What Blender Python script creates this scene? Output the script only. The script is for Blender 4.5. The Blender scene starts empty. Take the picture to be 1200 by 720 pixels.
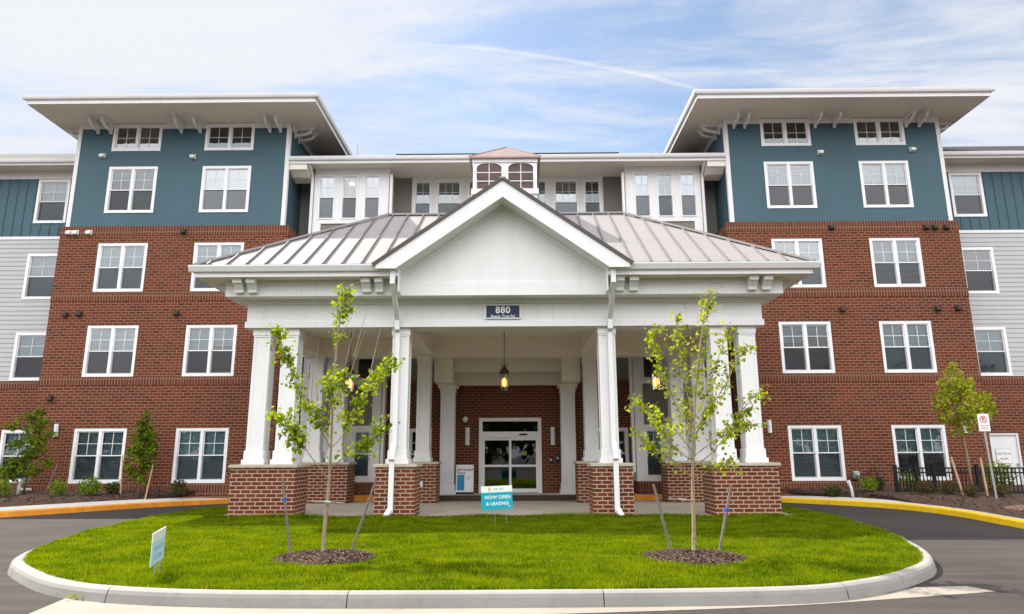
import bpy, bmesh, math, random
import numpy as np
from mathutils import Vector, Matrix
R = math.radians
random.seed(7)
rng = np.random.default_rng(7)
sc = bpy.context.scene
COL = sc.collection

# ------------------------------------------------------------------ camera, sky, sun, exposure
cam_d = bpy.data.cameras.new('camera')
cam_d.lens = 24.0; cam_d.sensor_width = 36.0; cam_d.clip_end = 3000; cam_d.clip_start = 0.05
cam = bpy.data.objects.new('camera', cam_d); COL.objects.link(cam)
cam.matrix_world = (Matrix.Translation((0.3985, 0, 1.6)) @ Matrix.Rotation(R(0.511), 4, 'Z')
                    @ Matrix.Rotation(R(90 + 12.15), 4, 'X') @ Matrix.Rotation(R(-0.2316), 4, 'Z'))
sc.camera = cam
SUN = Vector((-0.70, 0.46, 1.0)).normalized()
SUN_EL = math.asin(SUN.z); SUN_AZ = math.atan2(SUN.x, SUN.y)
sun_d = bpy.data.lights.new('sun', 'SUN'); sun_d.energy = 5.0; sun_d.angle = R(0.6); sun_d.color = (1.0, 0.93, 0.80)
sun = bpy.data.objects.new('sun', sun_d); COL.objects.link(sun)
sun.rotation_euler = SUN.to_track_quat('Z', 'Y').to_euler(); sun.location = SUN * 60
sc.view_settings.view_transform = 'Standard'; sc.view_settings.look = 'None'
sc.view_settings.exposure = 0.98; sc.view_settings.gamma = 1.0; sc.view_settings.use_curve_mapping = False
sc.render.engine = 'CYCLES'
sc.cycles.use_denoising = True
sc.cycles.max_bounces = 8; sc.cycles.transparent_max_bounces = 16; sc.cycles.diffuse_bounces = 4
sc.cycles.sample_clamp_indirect = 6
sc.render.film_transparent = False

SKY_STRENGTH = 0.060
SKY_BACK_FILL = 3.9
CLOUD = (7.7, 7.75, 8.1)          # radiance of a sunlit cirrus sheet, before the background strength

def make_world():
    w = bpy.data.worlds.new('World'); sc.world = w; w.use_nodes = True
    nt = w.node_tree; N = nt.nodes; L = nt.links; N.clear()
    out = N.new('ShaderNodeOutputWorld'); bg = N.new('ShaderNodeBackground')
    bg.inputs['Strength'].default_value = SKY_STRENGTH
    sky = N.new('ShaderNodeTexSky'); sky.sky_type = 'NISHITA'; sky.sun_disc = False
    sky.sun_elevation = SUN_EL; sky.sun_rotation = SUN_AZ; sky.dust_density = 0.8; sky.air_density = 1.0; sky.ozone_density = 1.5
    tc = N.new('ShaderNodeTexCoord'); sep = N.new('ShaderNodeSeparateXYZ'); L.new(tc.outputs['Generated'], sep.inputs[0])
    def M(op, a, b=None, c=None, clamp=False):
        n = N.new('ShaderNodeMath'); n.operation = op; n.use_clamp = clamp
        for i, v in enumerate((a, b, c)):
            if v is None: continue
            if isinstance(v, (int, float)): n.inputs[i].default_value = v
            else: L.new(v, n.inputs[i])
        return n.outputs[0]
    zz = M('MAXIMUM', sep.outputs[2], 0.06)
    u = M('DIVIDE', sep.outputs[0], zz); v = M('DIVIDE', sep.outputs[1], zz)
    cmb = N.new('ShaderNodeCombineXYZ'); L.new(u, cmb.inputs[0]); L.new(v, cmb.inputs[1])
    def noise(scale, detail, rough, dist, sx=1, sy=1, rot=0, off=(0, 0, 0)):
        mp = N.new('ShaderNodeMapping'); mp.inputs['Scale'].default_value = (sx, sy, 1)
        mp.inputs['Rotation'].default_value = (0, 0, rot); mp.inputs['Location'].default_value = off
        L.new(cmb.outputs[0], mp.inputs[0])
        n = N.new('ShaderNodeTexNoise'); n.inputs['Scale'].default_value = scale; n.inputs['Detail'].default_value = detail
        n.inputs['Roughness'].default_value = rough; n.inputs['Distortion'].default_value = dist
        L.new(mp.outputs[0], n.inputs['Vector']); return n.outputs['Fac']
    def ramp(x, a, b):
        n = N.new('ShaderNodeMapRange'); n.interpolation_type = 'SMOOTHSTEP'
        n.inputs['From Min'].default_value = a; n.inputs['From Max'].default_value = b; L.new(x, n.inputs[0]); return n.outputs[0]
    big = noise(0.55, 3, 0.5, 0.3, 1, 1, 0, (1.7, 0.4, 0))
    wisp = noise(1.3, 9, 0.62, 0.9, 0.55, 1.6, R(48), (3.1, 1.2, 0))
    fine = noise(4.2, 8, 0.66, 0.8, 0.5, 1.5, R(30), (0.4, 2.2, 0))
    # thicker veil towards the left and the far right, thin in the middle
    side = M('ADD', ramp(u, -0.15, -1.1), ramp(u, 0.75, 1.5))
    base = M('ADD', M('MULTIPLY', wisp, 0.95), M('MULTIPLY', big, 0.30))
    base = M('ADD', base, M('MULTIPLY', fine, 0.42))
    base = M('ADD', base, M('MULTIPLY', side, 0.09))
    base = M('ADD', base, M('MULTIPLY', ramp(v, 1.75, 1.0), 0.16))
    cl = ramp(base, 0.68, 1.06)
    cl = M('MULTIPLY', cl, 0.93)
    # vapour trails: u,v are positions on a flat sheet one unit up
    def trail(a, b, c, u0, u1, width, amp, fade):
        line = M('ADD', M('ADD', M('MULTIPLY', u, b), a), M('MULTIPLY', M('MULTIPLY', u, u), c))
        wob = M('MULTIPLY', M('SUBTRACT', fine, 0.5), width * 4.5)
        d = M('ADD', M('SUBTRACT', v, line), wob)
        g = M('POWER', 2.718, M('MULTIPLY', M('MULTIPLY', d, d), -1.0 / (width * width)))
        e = M('MULTIPLY', ramp(u, u0 - fade, u0 + fade), ramp(u, u1 + fade, u1 - fade))
        return M('MULTIPLY', M('MULTIPLY', g, e), M('MULTIPLY', amp, M('MULTIPLY', 1.9, M('SUBTRACT', fine, 0.12))))
    t1 = trail(*TR1); t2 = trail(*TR2)
    cl = M('MAXIMUM', cl, M('ADD', M('MULTIPLY', cl, 0.8), M('ADD', t1, t2)))
    cl = M('MINIMUM', cl, 0.97)
    low = ramp(sep.outputs[2], 0.30, 0.02)                   # milky horizon
    cl = M('MAXIMUM', cl, M('MULTIPLY', low, 0.75))
    mx = N.new('ShaderNodeMixRGB'); L.new(cl, mx.inputs[0]); mx.inputs[2].default_value = (*CLOUD, 1)
    # added fill: unseen sky behind the camera brightened to light the shaded facade
    back_fill = N.new('ShaderNodeMapRange'); back_fill.interpolation_type = 'SMOOTHSTEP'
    for k, q in zip(('From Min', 'From Max', 'To Min', 'To Max'), (0.25, -0.45, 0.0, 1.0)): back_fill.inputs[k].default_value = q
    L.new(sep.outputs[1], back_fill.inputs[0])
    lift = M('MULTIPLY', back_fill.outputs[0], ramp(sep.outputs[2], 0.0, 0.5))
    gain = M('MULTIPLY_ADD', lift, SKY_BACK_FILL - 1.0, 1.0)
    warm = N.new('ShaderNodeMixRGB'); warm.blend_type = 'MULTIPLY'; warm.inputs[2].default_value = (1.03, 1.0, 0.955, 1); L.new(back_fill.outputs[0], warm.inputs[0])
    boost = N.new('ShaderNodeMixRGB'); boost.blend_type = 'MULTIPLY'; boost.inputs[0].default_value = 1
    boost.inputs[2].default_value = SKYTINT; L.new(sky.outputs[0], boost.inputs[1])
    cap = N.new('ShaderNodeMixRGB'); cap.blend_type = 'DARKEN'; cap.inputs[0].default_value = 1; cap.inputs[2].default_value = (5.0, 6.3, 8.6, 1)
    L.new(boost.outputs[0], cap.inputs[1]); L.new(cap.outputs[0], mx.inputs[1])
    st = N.new('ShaderNodeMath'); st.operation = 'MULTIPLY'; st.inputs[1].default_value = SKY_STRENGTH; L.new(gain, st.inputs[0])
    L.new(st.outputs[0], bg.inputs['Strength'])
    L.new(mx.outputs[0], warm.inputs[1]); L.new(warm.outputs[0], bg.inputs[0]); L.new(bg.outputs[0], out.inputs[0])
SKYTINT = (2.15, 2.0, 1.80, 1)
TR1 = (1.562, 0.24, 0.27, -0.20, 0.50, 0.011, 0.70, 0.12)
TR2 = (2.797, 1.2, 0.0, -1.08, -0.86, 0.018, 0.35, 0.06)
make_world()

# ------------------------------------------------------------------ mesh helpers
class MB:
    def __init__(s): s.v = []; s.f = []; s.mi = []; s.m = 0; s.uv = {}
    def pt(s, p): s.v.append(tuple(p)); return len(s.v) - 1
    def face(s, pts, uv=None):
        b = len(s.v); s.v.extend(tuple(p) for p in pts); s.f.append(tuple(range(b, b + len(pts)))); s.mi.append(s.m)
        if uv is not None: s.uv[len(s.f) - 1] = uv
    def box(s, x0, x1, y0, y1, z0, z1):
        b = len(s.v)
        s.v += [(x, y, z) for x in (x0, x1) for y in (y0, y1) for z in (z0, z1)]
        for q in ((0, 1, 3, 2), (4, 6, 7, 5), (0, 4, 5, 1), (2, 3, 7, 6), (0, 2, 6, 4), (1, 5, 7, 3)):
            s.f.append(tuple(b + i for i in q)); s.mi.append(s.m)
        return s
    def prism(s, prof, f0, f1):
        # prof: list of 2-D points, f0/f1 map a 2-D point to the two end points
        n = len(prof); b = len(s.v)
        s.v += [tuple(f0(p)) for p in prof] + [tuple(f1(p)) for p in prof]
        s.f.append(tuple(b + i for i in range(n))); s.mi.append(s.m)
        s.f.append(tuple(b + n + i for i in reversed(range(n)))); s.mi.append(s.m)
        for i in range(n):
            j = (i + 1) % n
            s.f.append((b + i, b + n + i, b + n + j, b + j)); s.mi.append(s.m)
        return s
    def beam(s, p, q, w, h, up=(0, 0, 1)):
        p = Vector(p); q = Vector(q); d = (q - p).normalized(); up = Vector(up)
        sd = d.cross(up).normalized(); u = sd.cross(d).normalized()
        prof = [(-w / 2, 0), (w / 2, 0), (w / 2, h), (-w / 2, h)]
        return s.prism(prof, lambda a: p + sd * a[0] + u * a[1], lambda a: q + sd * a[0] + u * a[1])
    def tube(s, path, rad, n=7, cap=True):
        path = [Vector(p) for p in path]; k = len(path)
        if not hasattr(rad, '__len__'): rad = [rad] * k
        b = len(s.v); ref = Vector((0.31, 0.95, 0.1))
        for i in range(k):
            d = (path[min(i + 1, k - 1)] - path[max(i - 1, 0)]).normalized()
            a = d.cross(ref)
            if a.length < 1e-3: a = d.cross(Vector((1, 0, 0)))
            a.normalize(); c = d.cross(a)
            for j in range(n):
                t = 2 * math.pi * j / n
                s.v.append(tuple(path[i] + (a * math.cos(t) + c * math.sin(t)) * rad[i]))
        for i in range(k - 1):
            for j in range(n):
                j2 = (j + 1) % n
                s.f.append((b + i * n + j, b + i * n + j2, b + (i + 1) * n + j2, b + (i + 1) * n + j)); s.mi.append(s.m)
        if cap:
            s.f.append(tuple(b + j for j in reversed(range(n)))); s.mi.append(s.m)
            s.f.append(tuple(b + (k - 1) * n + j for j in range(n))); s.mi.append(s.m)
        return s
    def lathe(s, cx, cy, prof, n=12):
        b = len(s.v); k = len(prof)
        for r, z in prof:
            for j in range(n):
                t = 2 * math.pi * (j + .5) / n; s.v.append((cx + r * math.cos(t), cy + r * math.sin(t), z))
        for i in range(k - 1):
            for j in range(n):
                j2 = (j + 1) % n
                s.f.append((b + i * n + j, b + i * n + j2, b + (i + 1) * n + j2, b + (i + 1) * n + j)); s.mi.append(s.m)
        s.f.append(tuple(b + j for j in reversed(range(n)))); s.mi.append(s.m)
        s.f.append(tuple(b + (k - 1) * n + j for j in range(n))); s.mi.append(s.m)
        return s
    def mesh(s, name, mats, off=(0, 0, 0), rotuv=False, smooth=False):
        me = bpy.data.meshes.new(name)
        V = np.array(s.v, dtype=np.float64) if s.v else np.zeros((0, 3))
        me.from_pydata((V - np.array(off)).tolist(), [], s.f)
        if not isinstance(mats, (list, tuple)): mats = [mats]
        for m in mats: me.materials.append(m)
        me.polygons.foreach_set('material_index', s.mi)
        uvl = me.uv_layers.new(name='metres'); uvs = np.zeros((len(me.loops), 2))
        for p in me.polygons:
            li = p.loop_start
            if p.index in s.uv:
                for i, t in enumerate(s.uv[p.index]): uvs[li + i] = t
                continue
            n = p.normal; ax = max(range(3), key=lambda i: abs(n[i]))
            idx = V[list(s.f[p.index])]
            a, c = ((idx[:, 1], idx[:, 2]), (idx[:, 0], idx[:, 2]), (idx[:, 0], idx[:, 1]))[ax]
            if rotuv: a, c = c, a
            uvs[li:li + len(idx), 0] = a; uvs[li:li + len(idx), 1] = c
        uvl.data.foreach_set('uv', uvs.ravel())
        if smooth: me.polygons.foreach_set('use_smooth', [True] * len(me.polygons))
        me.update(); return me

def wloc(o):
    p = Vector((0, 0, 0))
    while o is not None: p = p + o.location; o = o.parent
    return p
def put(me, name, parent=None, loc=None, bev=0):
    o = bpy.data.objects.new(name, me); COL.objects.link(o)
    if parent: o.parent = parent
    if loc is not None: o.location = loc
    if bev:
        b = o.modifiers.new('edge', 'BEVEL'); b.width = bev; b.segments = 2; b.limit_method = 'ANGLE'; b.angle_limit = R(40)
    return o
def part(mb, name, mats, parent, rotuv=False, smooth=False, bev=0):
    return put(mb.mesh(name, mats, wloc(parent), rotuv, smooth), name, parent, None, bev)
def tag(o, label=None, cat=None, group=None, kind=None):
    if label: o['label'] = label
    if cat: o['category'] = cat
    if group: o['group'] = group
    if kind: o['kind'] = kind
    return o
def thing(name, label, cat, loc, group=None):
    o = bpy.data.objects.new(name, None); COL.objects.link(o); o.location = loc; o.empty_display_size = .2
    return tag(o, label, cat, group)
def single(mb, name, mats, label, cat, loc=(0, 0, 0), group=None, smooth=False, bev=0):
    o = put(mb.mesh(name, mats, loc, False, smooth), name, None, loc, bev); return tag(o, label, cat, group)
def setting(mb, name, mats, kind='structure', smooth=False):
    return tag(put(mb.mesh(name, mats, (0, 0, 0), False, smooth), name), kind=kind)
def text(body, size, mat, parent, loc, ext=.002, align='CENTER', bold=0.0, rot=(R(90), 0, 0), name='lettering', space=1.0):
    c = bpy.data.curves.new(name, 'FONT'); c.body = body; c.size = size; c.extrude = ext; c.align_x = align; c.align_y = 'CENTER'
    c.offset = bold; c.space_character = space; c.materials.append(mat); c.resolution_u = 4
    tmp = bpy.data.objects.new('tmp_text', c); COL.objects.link(tmp)
    me = bpy.data.meshes.new_from_object(tmp.evaluated_get(bpy.context.evaluated_depsgraph_get())); me.name = name
    bpy.data.objects.remove(tmp); bpy.data.curves.remove(c)
    if not me.materials: me.materials.append(mat)
    o = bpy.data.objects.new(name, me); COL.objects.link(o); o.parent = parent; o.location = loc; o.rotation_euler = rot; return o
def crom(pts, n=8, closed=False):
    P = [Vector((*p, 0)) if len(p) == 2 else Vector(p) for p in pts]; k = len(P); out = []
    for i in range(k if closed else k - 1):
        g = (lambda j: P[j % k]) if closed else (lambda j: P[min(max(j, 0), k - 1)])
        a, b, c, d = g(i - 1), g(i), g(i + 1), g(i + 2)
        for t in np.linspace(0, 1, n, endpoint=False):
            out.append(0.5 * ((2 * b) + (c - a) * t + (2 * a - 5 * b + 4 * c - d) * t * t + (3 * b - a - 3 * c + d) * t ** 3))
    if not closed: out.append(P[-1])
    return out

# ------------------------------------------------------------------ materials
def mat_new(name):
    m = bpy.data.materials.new(name); m.use_nodes = True
    nt = m.node_tree; b = nt.nodes['Principled BSDF']; return m, nt, nt.nodes, nt.links, b
def mixcol(N, L, fac, a, b, blend='MIX'):
    n = N.new('ShaderNodeMixRGB'); n.blend_type = blend
    for i, v in ((0, fac), (1, a), (2, b)):
        if isinstance(v, (int, float)): n.inputs[i].default_value = v
        elif isinstance(v, tuple): n.inputs[i].default_value = (*v, 1) if len(v) == 3 else v
        else: L.new(v, n.inputs[i])
    return n.outputs[0]
def nz(N, L, scale, detail=4, rough=.55, vec=None, dist=0, obj=True):
    n = N.new('ShaderNodeTexNoise'); n.inputs['Scale'].default_value = scale; n.inputs['Detail'].default_value = detail
    n.inputs['Roughness'].default_value = rough; n.inputs['Distortion'].default_value = dist
    if vec is None:
        g = N.new('ShaderNodeNewGeometry'); vec = g.outputs['Position']
    L.new(vec, n.inputs['Vector']); return n.outputs['Fac']
def rmp(N, L, x, a, b, lo=0., hi=1.):
    n = N.new('ShaderNodeMapRange'); n.inputs['From Min'].default_value = a; n.inputs['From Max'].default_value = b
    n.inputs['To Min'].default_value = lo; n.inputs['To Max'].default_value = hi; L.new(x, n.inputs[0]); return n.outputs[0]
def bump(N, L, b, h, strength=.3, dist=.01):
    n = N.new('ShaderNodeBump'); n.inputs['Strength'].default_value = strength; n.inputs['Distance'].default_value = dist
    L.new(h, n.inputs['Height']); L.new(n.outputs[0], b.inputs['Normal'])
def paint(name, c, rough=.5, var=.12, scale=1.3, dirt=(0.5, 0.46, 0.38), dirtamt=.10, metal=0., streak=False):
    m, nt, N, L, b = mat_new(name)
    f = nz(N, L, scale, 6, .6)
    c2 = tuple(x * (1 - var) for x in c)
    base = mixcol(N, L, rmp(N, L, f, .3, .7), c2, c)
    g = N.new('ShaderNodeNewGeometry'); mp = N.new('ShaderNodeMapping'); mp.inputs['Scale'].default_value = (5, 5, .5)
    L.new(g.outputs['Position'], mp.inputs[0])
    d = nz(N, L, 1.1, 5, .6, mp.outputs[0])
    base = mixcol(N, L, rmp(N, L, d, .5, .78, 0, dirtamt), base, tuple(x * y for x, y in zip(c, dirt)))
    L.new(base, b.inputs['Base Color']); b.inputs['Roughness'].default_value = rough; b.inputs['Metallic'].default_value = metal; b.inputs['Specular IOR Level'].default_value = .3
    bump(N, L, b, nz(N, L, 35, 3), .08, .004)
    return m
def brick_mat(name, c1, c2, mort, bw=.27, rh=.102, mo=.017, off=.5, squash=1):
    m, nt, N, L, b = mat_new(name)
    uv = N.new('ShaderNodeUVMap'); uv.uv_map = 'metres'
    t = N.new('ShaderNodeTexBrick'); L.new(uv.outputs[0], t.inputs['Vector']); t.offset = off
    t.inputs['Scale'].default_value = 1; t.inputs['Brick Width'].default_value = bw; t.inputs['Row Height'].default_value = rh
    t.inputs['Mortar Size'].default_value = mo; t.inputs['Mortar Smooth'].default_value = .25; t.inputs['Bias'].default_value = -.35
    cv = nz(N, L, .35, 5, .6)
    a = mixcol(N, L, rmp(N, L, cv, .3, .7), tuple(x * .88 for x in c1), tuple(x * 1.3 for x in c1))
    L.new(a, t.inputs['Color1']); t.inputs['Color2'].default_value = (*c2, 1); t.inputs['Mortar'].default_value = (*mort, 1)
    fine = nz(N, L, 26, 5, .65)
    col = mixcol(N, L, rmp(N, L, fine, .3, .75, 0, .35), t.outputs['Color'], mixcol(N, L, 1., t.outputs['Color'], (.6, .55, .5), 'MULTIPLY'))
    L.new(col, b.inputs['Base Color']); b.inputs['Roughness'].default_value = .85; b.inputs['Specular IOR Level'].default_value = .2
    inv = N.new('ShaderNodeMath'); inv.operation = 'SUBTRACT'; inv.inputs[0].default_value = 1; L.new(t.outputs['Fac'], inv.inputs[1])
    bump(N, L, b, inv.outputs[0], .5, .008)
    return m
BR1 = (.148, .031, .014); BR2 = (.055, .017, .012); MORT = (.235, .155, .10)
M_brick = brick_mat('red brick', BR1, BR2, MORT, mo=.0135)
M_soldier = brick_mat('soldier brick', (.14, .031, .015), (.08, .021, .013), (.22, .145, .095), bw=.305, rh=.102, off=0.)
M_pier = brick_mat('pier brick', (.135, .030, .015), (.055, .017, .012), (.40, .29, .20), mo=.016)
M_white = paint('white trim paint', (.76, .76, .755), .5, .06, .7, dirt=(.62, .58, .5), dirtamt=.16)
M_warmlit = paint('warm lit soffit white', (.80, .74, .645), .6, .05, .6, dirtamt=.08)  # warm lantern and ground bounce light put into the soffit and beam colour
M_vinyl = paint('white window vinyl', (.82, .82, .82), .35, .03, dirtamt=.05)
M_blue = paint('slate blue siding paint', (.058, .118, .147), .6, .16, .45, dirt=(.8, .82, .85), dirtamt=.4)
M_grey = paint('warm grey panel paint', (.19, .18, .15), .6, .06, .6, dirtamt=.15)
M_lap = paint('pale grey lap siding paint', (.45, .455, .45), .6, .06, .5, dirtamt=.12)
M_stone = paint('cast stone cap', (.50, .43, .34), .8, .2, 3, dirtamt=.5)
M_metal = paint('tan standing seam metal', (.29, .275, .273), .5, .06, .8, dirtamt=.12, metal=.25)
M_rib = paint('shaded seam rib metal', (.19, .175, .175), .5, .06, dirtamt=.1, metal=.25)  # darker than the sheet: shade on the rib sides put into the colour
M_seam = paint('weathered bronze metal edge', (.085, .072, .068), .5, .1, dirtamt=.1, metal=.3)
M_copper = paint('copper toned roof metal', (.31, .22, .20), .42, .12, 1.5, dirtamt=.3, metal=.35)
M_shingle = paint('dark roof shingle', (.03, .03, .033), .9, .3, 4)
M_black = paint('black powder coat', (.012, .012, .013), .4, .1)
M_bronze = paint('dark bronze', (.03, .024, .02), .45, .1)
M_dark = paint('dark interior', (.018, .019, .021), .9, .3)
M_vent = paint('brown vent plastic', (.05, .036, .03), .6, .1)
M_galv = paint('galvanised steel', (.42, .44, .45), .4, .1, 5, metal=.6)
M_wood = paint('pale new stake wood', (.62, .42, .26), .8, .2, 6, dirtamt=.3)
M_oldwood = paint('weathered grey stake wood', (.20, .17, .145), .85, .3, 8, dirtamt=.4)
M_bluetape = paint('blue tape', (.01, .10, .48), .5, .1)
M_navy = paint('navy sign face', (.022, .035, .085), .45, .05)
M_teal = paint('teal printed sign', (.005, .36, .46), .5, .05, dirtamt=.03)
M_grazeteal = paint('grazing lit teal sign', (.50, .70, .78), .55, .05, dirtamt=.05)  # teal sign face made pale, grazing light put into the colour
M_signwhite = paint('white sign', (.80, .80, .79), .45, .03, dirtamt=.05)
M_grazeink = paint('grazing lit sign ink', (.30, .56, .68), .55)  # lettering paled with its panel, grazing light put into the colour
M_red = paint('red sign ink', (.50, .10, .08), .5, .1)
M_ink = paint('dark sign ink', (.03, .03, .04), .6, .1)
M_gold = paint('gold sign ink', (.62, .36, .06), .5, .1)
M_phone = paint('blue printed picture', (.02, .25, .55), .5, .1)
M_orange = paint('deep orange kerb paint', (.80, .31, .025), .7, .25, 3, dirt=(.5, .45, .4), dirtamt=.5)  # orange on the left kerb and step ends, yellow on the right
M_yellow = paint('yellow kerb paint', (.90, .58, .015), .65, .15, 3, dirt=(.6, .5, .4), dirtamt=.3)
M_pipe = paint('white plastic pipe', (.72, .73, .74), .4, .08)

def concrete(name, c, stain=.5, rough=.85):
    m, nt, N, L, b = mat_new(name)
    a = nz(N, L, .9, 6, .65); d = nz(N, L, 60, 3); e = nz(N, L, 4.5, 5, .7)
    col = mixcol(N, L, rmp(N, L, a, .3, .72), tuple(x * .78 for x in c), c)
    col = mixcol(N, L, rmp(N, L, e, .55, .8, 0, stain), col, tuple(x * y for x, y in zip(c, (.55, .5, .44))))
    col = mixcol(N, L, rmp(N, L, d, .3, .75, 0, .25), col, tuple(x * .7 for x in c))
    L.new(col, b.inputs['Base Color']); b.inputs['Roughness'].default_value = rough
    bump(N, L, b, d, .25, .004); return m
M_kerb = concrete('kerb concrete', (.27, .26, .243), .75)
M_gutter = concrete('gutter concrete', (.265, .235, .197), .8)
M_slab = concrete('portico slab concrete', (.42, .37, .31), .35)
M_walk = concrete('sidewalk concrete', (.66, .63, .57), .3)
def asphalt():
    m, nt, N, L, b = mat_new('asphalt')
    g = N.new('ShaderNodeNewGeometry'); mp = N.new('ShaderNodeMapping'); mp.inputs['Scale'].default_value = (.35, 2.6, 1); L.new(g.outputs['Position'], mp.inputs[0])
    a = nz(N, L, .35, 6, .6); st = nz(N, L, 1.1, 6, .65, mp.outputs[0]); d = nz(N, L, 140, 2, .6); sp = nz(N, L, 45, 3, .7)
    col = mixcol(N, L, rmp(N, L, a, .3, .7), (.038, .032, .031), (.056, .048, .046))
    col = mixcol(N, L, rmp(N, L, st, .42, .72, 0, .75), col, (.076, .066, .062))
    col = mixcol(N, L, rmp(N, L, d, .35, .7, 0, .65), col, (.045, .040, .040))
    col = mixcol(N, L, rmp(N, L, sp, .66, .74, 0, .6), col, (.22, .20, .18))
    vo = N.new('ShaderNodeTexVoronoi'); vo.feature = 'DISTANCE_TO_EDGE'; vo.inputs['Scale'].default_value = .22
    wv = N.new('ShaderNodeVectorMath'); wv.operation = 'MULTIPLY_ADD'; ncol = N.new('ShaderNodeTexNoise'); ncol.inputs['Scale'].default_value = 1.1; ncol.inputs['Detail'].default_value = 6
    L.new(g.outputs['Position'], ncol.inputs['Vector']); L.new(ncol.outputs['Color'], wv.inputs[0]); wv.inputs[1].default_value = (1.3, 1.3, 0); L.new(g.outputs['Position'], wv.inputs[2]); L.new(wv.outputs[0], vo.inputs['Vector'])
    ck = rmp(N, L, vo.outputs['Distance'], .0015, .006, 1, 0); brk = rmp(N, L, nz(N, L, .5, 3), .48, .6)
    mm_ = N.new('ShaderNodeMath'); mm_.operation = 'MULTIPLY'; L.new(ck, mm_.inputs[0]); L.new(brk, mm_.inputs[1])
    col = mixcol(N, L, mm_.outputs[0], col, (.03, .027, .026))
    oil = rmp(N, L, nz(N, L, 1.9, 3, .4), .68, .76, 0, .45); col = mixcol(N, L, oil, col, (.04, .036, .035))
    L.new(col, b.inputs['Base Color']); b.inputs['Roughness'].default_value = .9
    b.inputs['Specular IOR Level'].default_value = .12
    bump(N, L, b, d, .5, .006); return m
M_asphalt = asphalt()
def mulch():
    m, nt, N, L, b = mat_new('bark mulch')
    a = nz(N, L, 1.5, 5); d = nz(N, L, 38, 6, .7, dist=1.2); e = nz(N, L, 14, 4, .6)
    col = mixcol(N, L, rmp(N, L, d, .35, .68), (.035, .020, .014), (.155, .085, .055))
    col = mixcol(N, L, rmp(N, L, e, .58, .75, 0, .6), col, (.20, .13, .085))
    col = mixcol(N, L, rmp(N, L, a, .4, .7, 0, .4), col, (.09, .05, .035))
    L.new(col, b.inputs['Base Color']); b.inputs['Roughness'].default_value = .95
    bump(N, L, b, d, 1., .03); return m
M_mulch = mulch()
def chip_mat():
    m, nt, N, L, b = mat_new('mulch chips')
    g = N.new('ShaderNodeNewGeometry'); r = g.outputs['Random Per Island']
    cr = N.new('ShaderNodeValToRGB'); e = cr.color_ramp.elements
    e[0].color = (.020, .011, .008, 1); e[1].color = (.20, .115, .07, 1); x = e.new(.75); x.color = (.062, .031, .021, 1)
    L.new(r, cr.inputs[0]); L.new(cr.outputs[0], b.inputs['Base Color']); b.inputs['Roughness'].default_value = .9; return m
M_chip = chip_mat()
def leaf_mat(name, dark, light, trans=.45, tcol=None, spec=.15):
    m, nt, N, L, b = mat_new(name)
    g = N.new('ShaderNodeNewGeometry'); r = g.outputs['Random Per Island']
    n2 = nz(N, L, 1.7, 3)
    f = N.new('ShaderNodeMath'); f.operation = 'ADD'; L.new(r, f.inputs[0]); L.new(rmp(N, L, n2, .3, .7, -.3, .3), f.inputs[1]); f.use_clamp = True
    col = mixcol(N, L, f.outputs[0], dark, light)
    L.new(col, b.inputs['Base Color']); b.inputs['Roughness'].default_value = .6; b.inputs['Specular IOR Level'].default_value = spec
    tr = N.new('ShaderNodeBsdfTranslucent'); L.new(mixcol(N, L, 1., col, tcol or (1.3, 1.25, .5), 'MULTIPLY'), tr.inputs[0])
    mx = N.new('ShaderNodeMixShader'); mx.inputs[0].default_value = trans
    L.new(b.outputs[0], mx.inputs[1]); L.new(tr.outputs[0], mx.inputs[2]); L.new(mx.outputs[0], N['Material Output'].inputs[0]); return m
M_leafA = leaf_mat('young yellow green leaves', (.085, .15, .004), (.34, .42, .012), .5)
M_leafR = leaf_mat('young lime leaves', (.11, .17, .008), (.40, .46, .025), .5)
M_leafB = leaf_mat('dark bed tree leaves', (.045, .09, .008), (.22, .29, .015), .42)
M_leafC = leaf_mat('yellow green crown leaves', (.19, .235, .02), (.50, .52, .06), .5)
M_shrub = leaf_mat('boxwood leaves', (.07, .14, .012), (.28, .38, .02), .35)
M_shrubdark = leaf_mat('dark holly leaves', (.02, .045, .01), (.08, .12, .015), .3)
M_shrubred = leaf_mat('bronze shrub leaves', (.07, .05, .025), (.16, .13, .045), .35)
M_far = leaf_mat('far tree leaves', (.02, .04, .01), (.07, .11, .02), .3)
M_grass = leaf_mat('grass blades', (.040, .100, .001), (.258, .312, .002), .45, (1.2, 1.25, .3), 0.04)
def soilgrass():
    m, nt, N, L, b = mat_new('turf floor')
    a = nz(N, L, 7, 5); c = nz(N, L, .8, 4)
    col = mixcol(N, L, rmp(N, L, a, .3, .7), (.04, .075, .008), (.10, .16, .012))
    col = mixcol(N, L, rmp(N, L, c, .4, .65, 0, .5), col, (.12, .17, .012))
    L.new(col, b.inputs['Base Color']); b.inputs['Roughness'].default_value = .95; return m
def grass_tone():
    nt = M_grass.node_tree; N = nt.nodes; L = nt.links; b = N['Principled BSDF']; src = b.inputs['Base Color'].links[0].from_socket
    p = nz(N, L, .75, 5, .65); q = nz(N, L, 5.5, 4, .6); g = N.new('ShaderNodeNewGeometry')
    col = mixcol(N, L, rmp(N, L, p, .42, .68, 0, .75), src, mixcol(N, L, 1., src, (.58, .74, .8), 'MULTIPLY'))
    col = mixcol(N, L, rmp(N, L, q, .55, .75, 0, .6), col, mixcol(N, L, 1., col, (1.4, 1.15, 1.1), 'MULTIPLY'))
    straw = rmp(N, L, g.outputs['Random Per Island'], .93, .95); col = mixcol(N, L, straw, col, (.36, .30, .05))
    L.new(col, b.inputs['Base Color'])
    for n in N:
        if n.type == 'BSDF_TRANSLUCENT': L.new(mixcol(N, L, 1., col, (1.2, 1.2, .45), 'MULTIPLY'), n.inputs[0])
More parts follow.
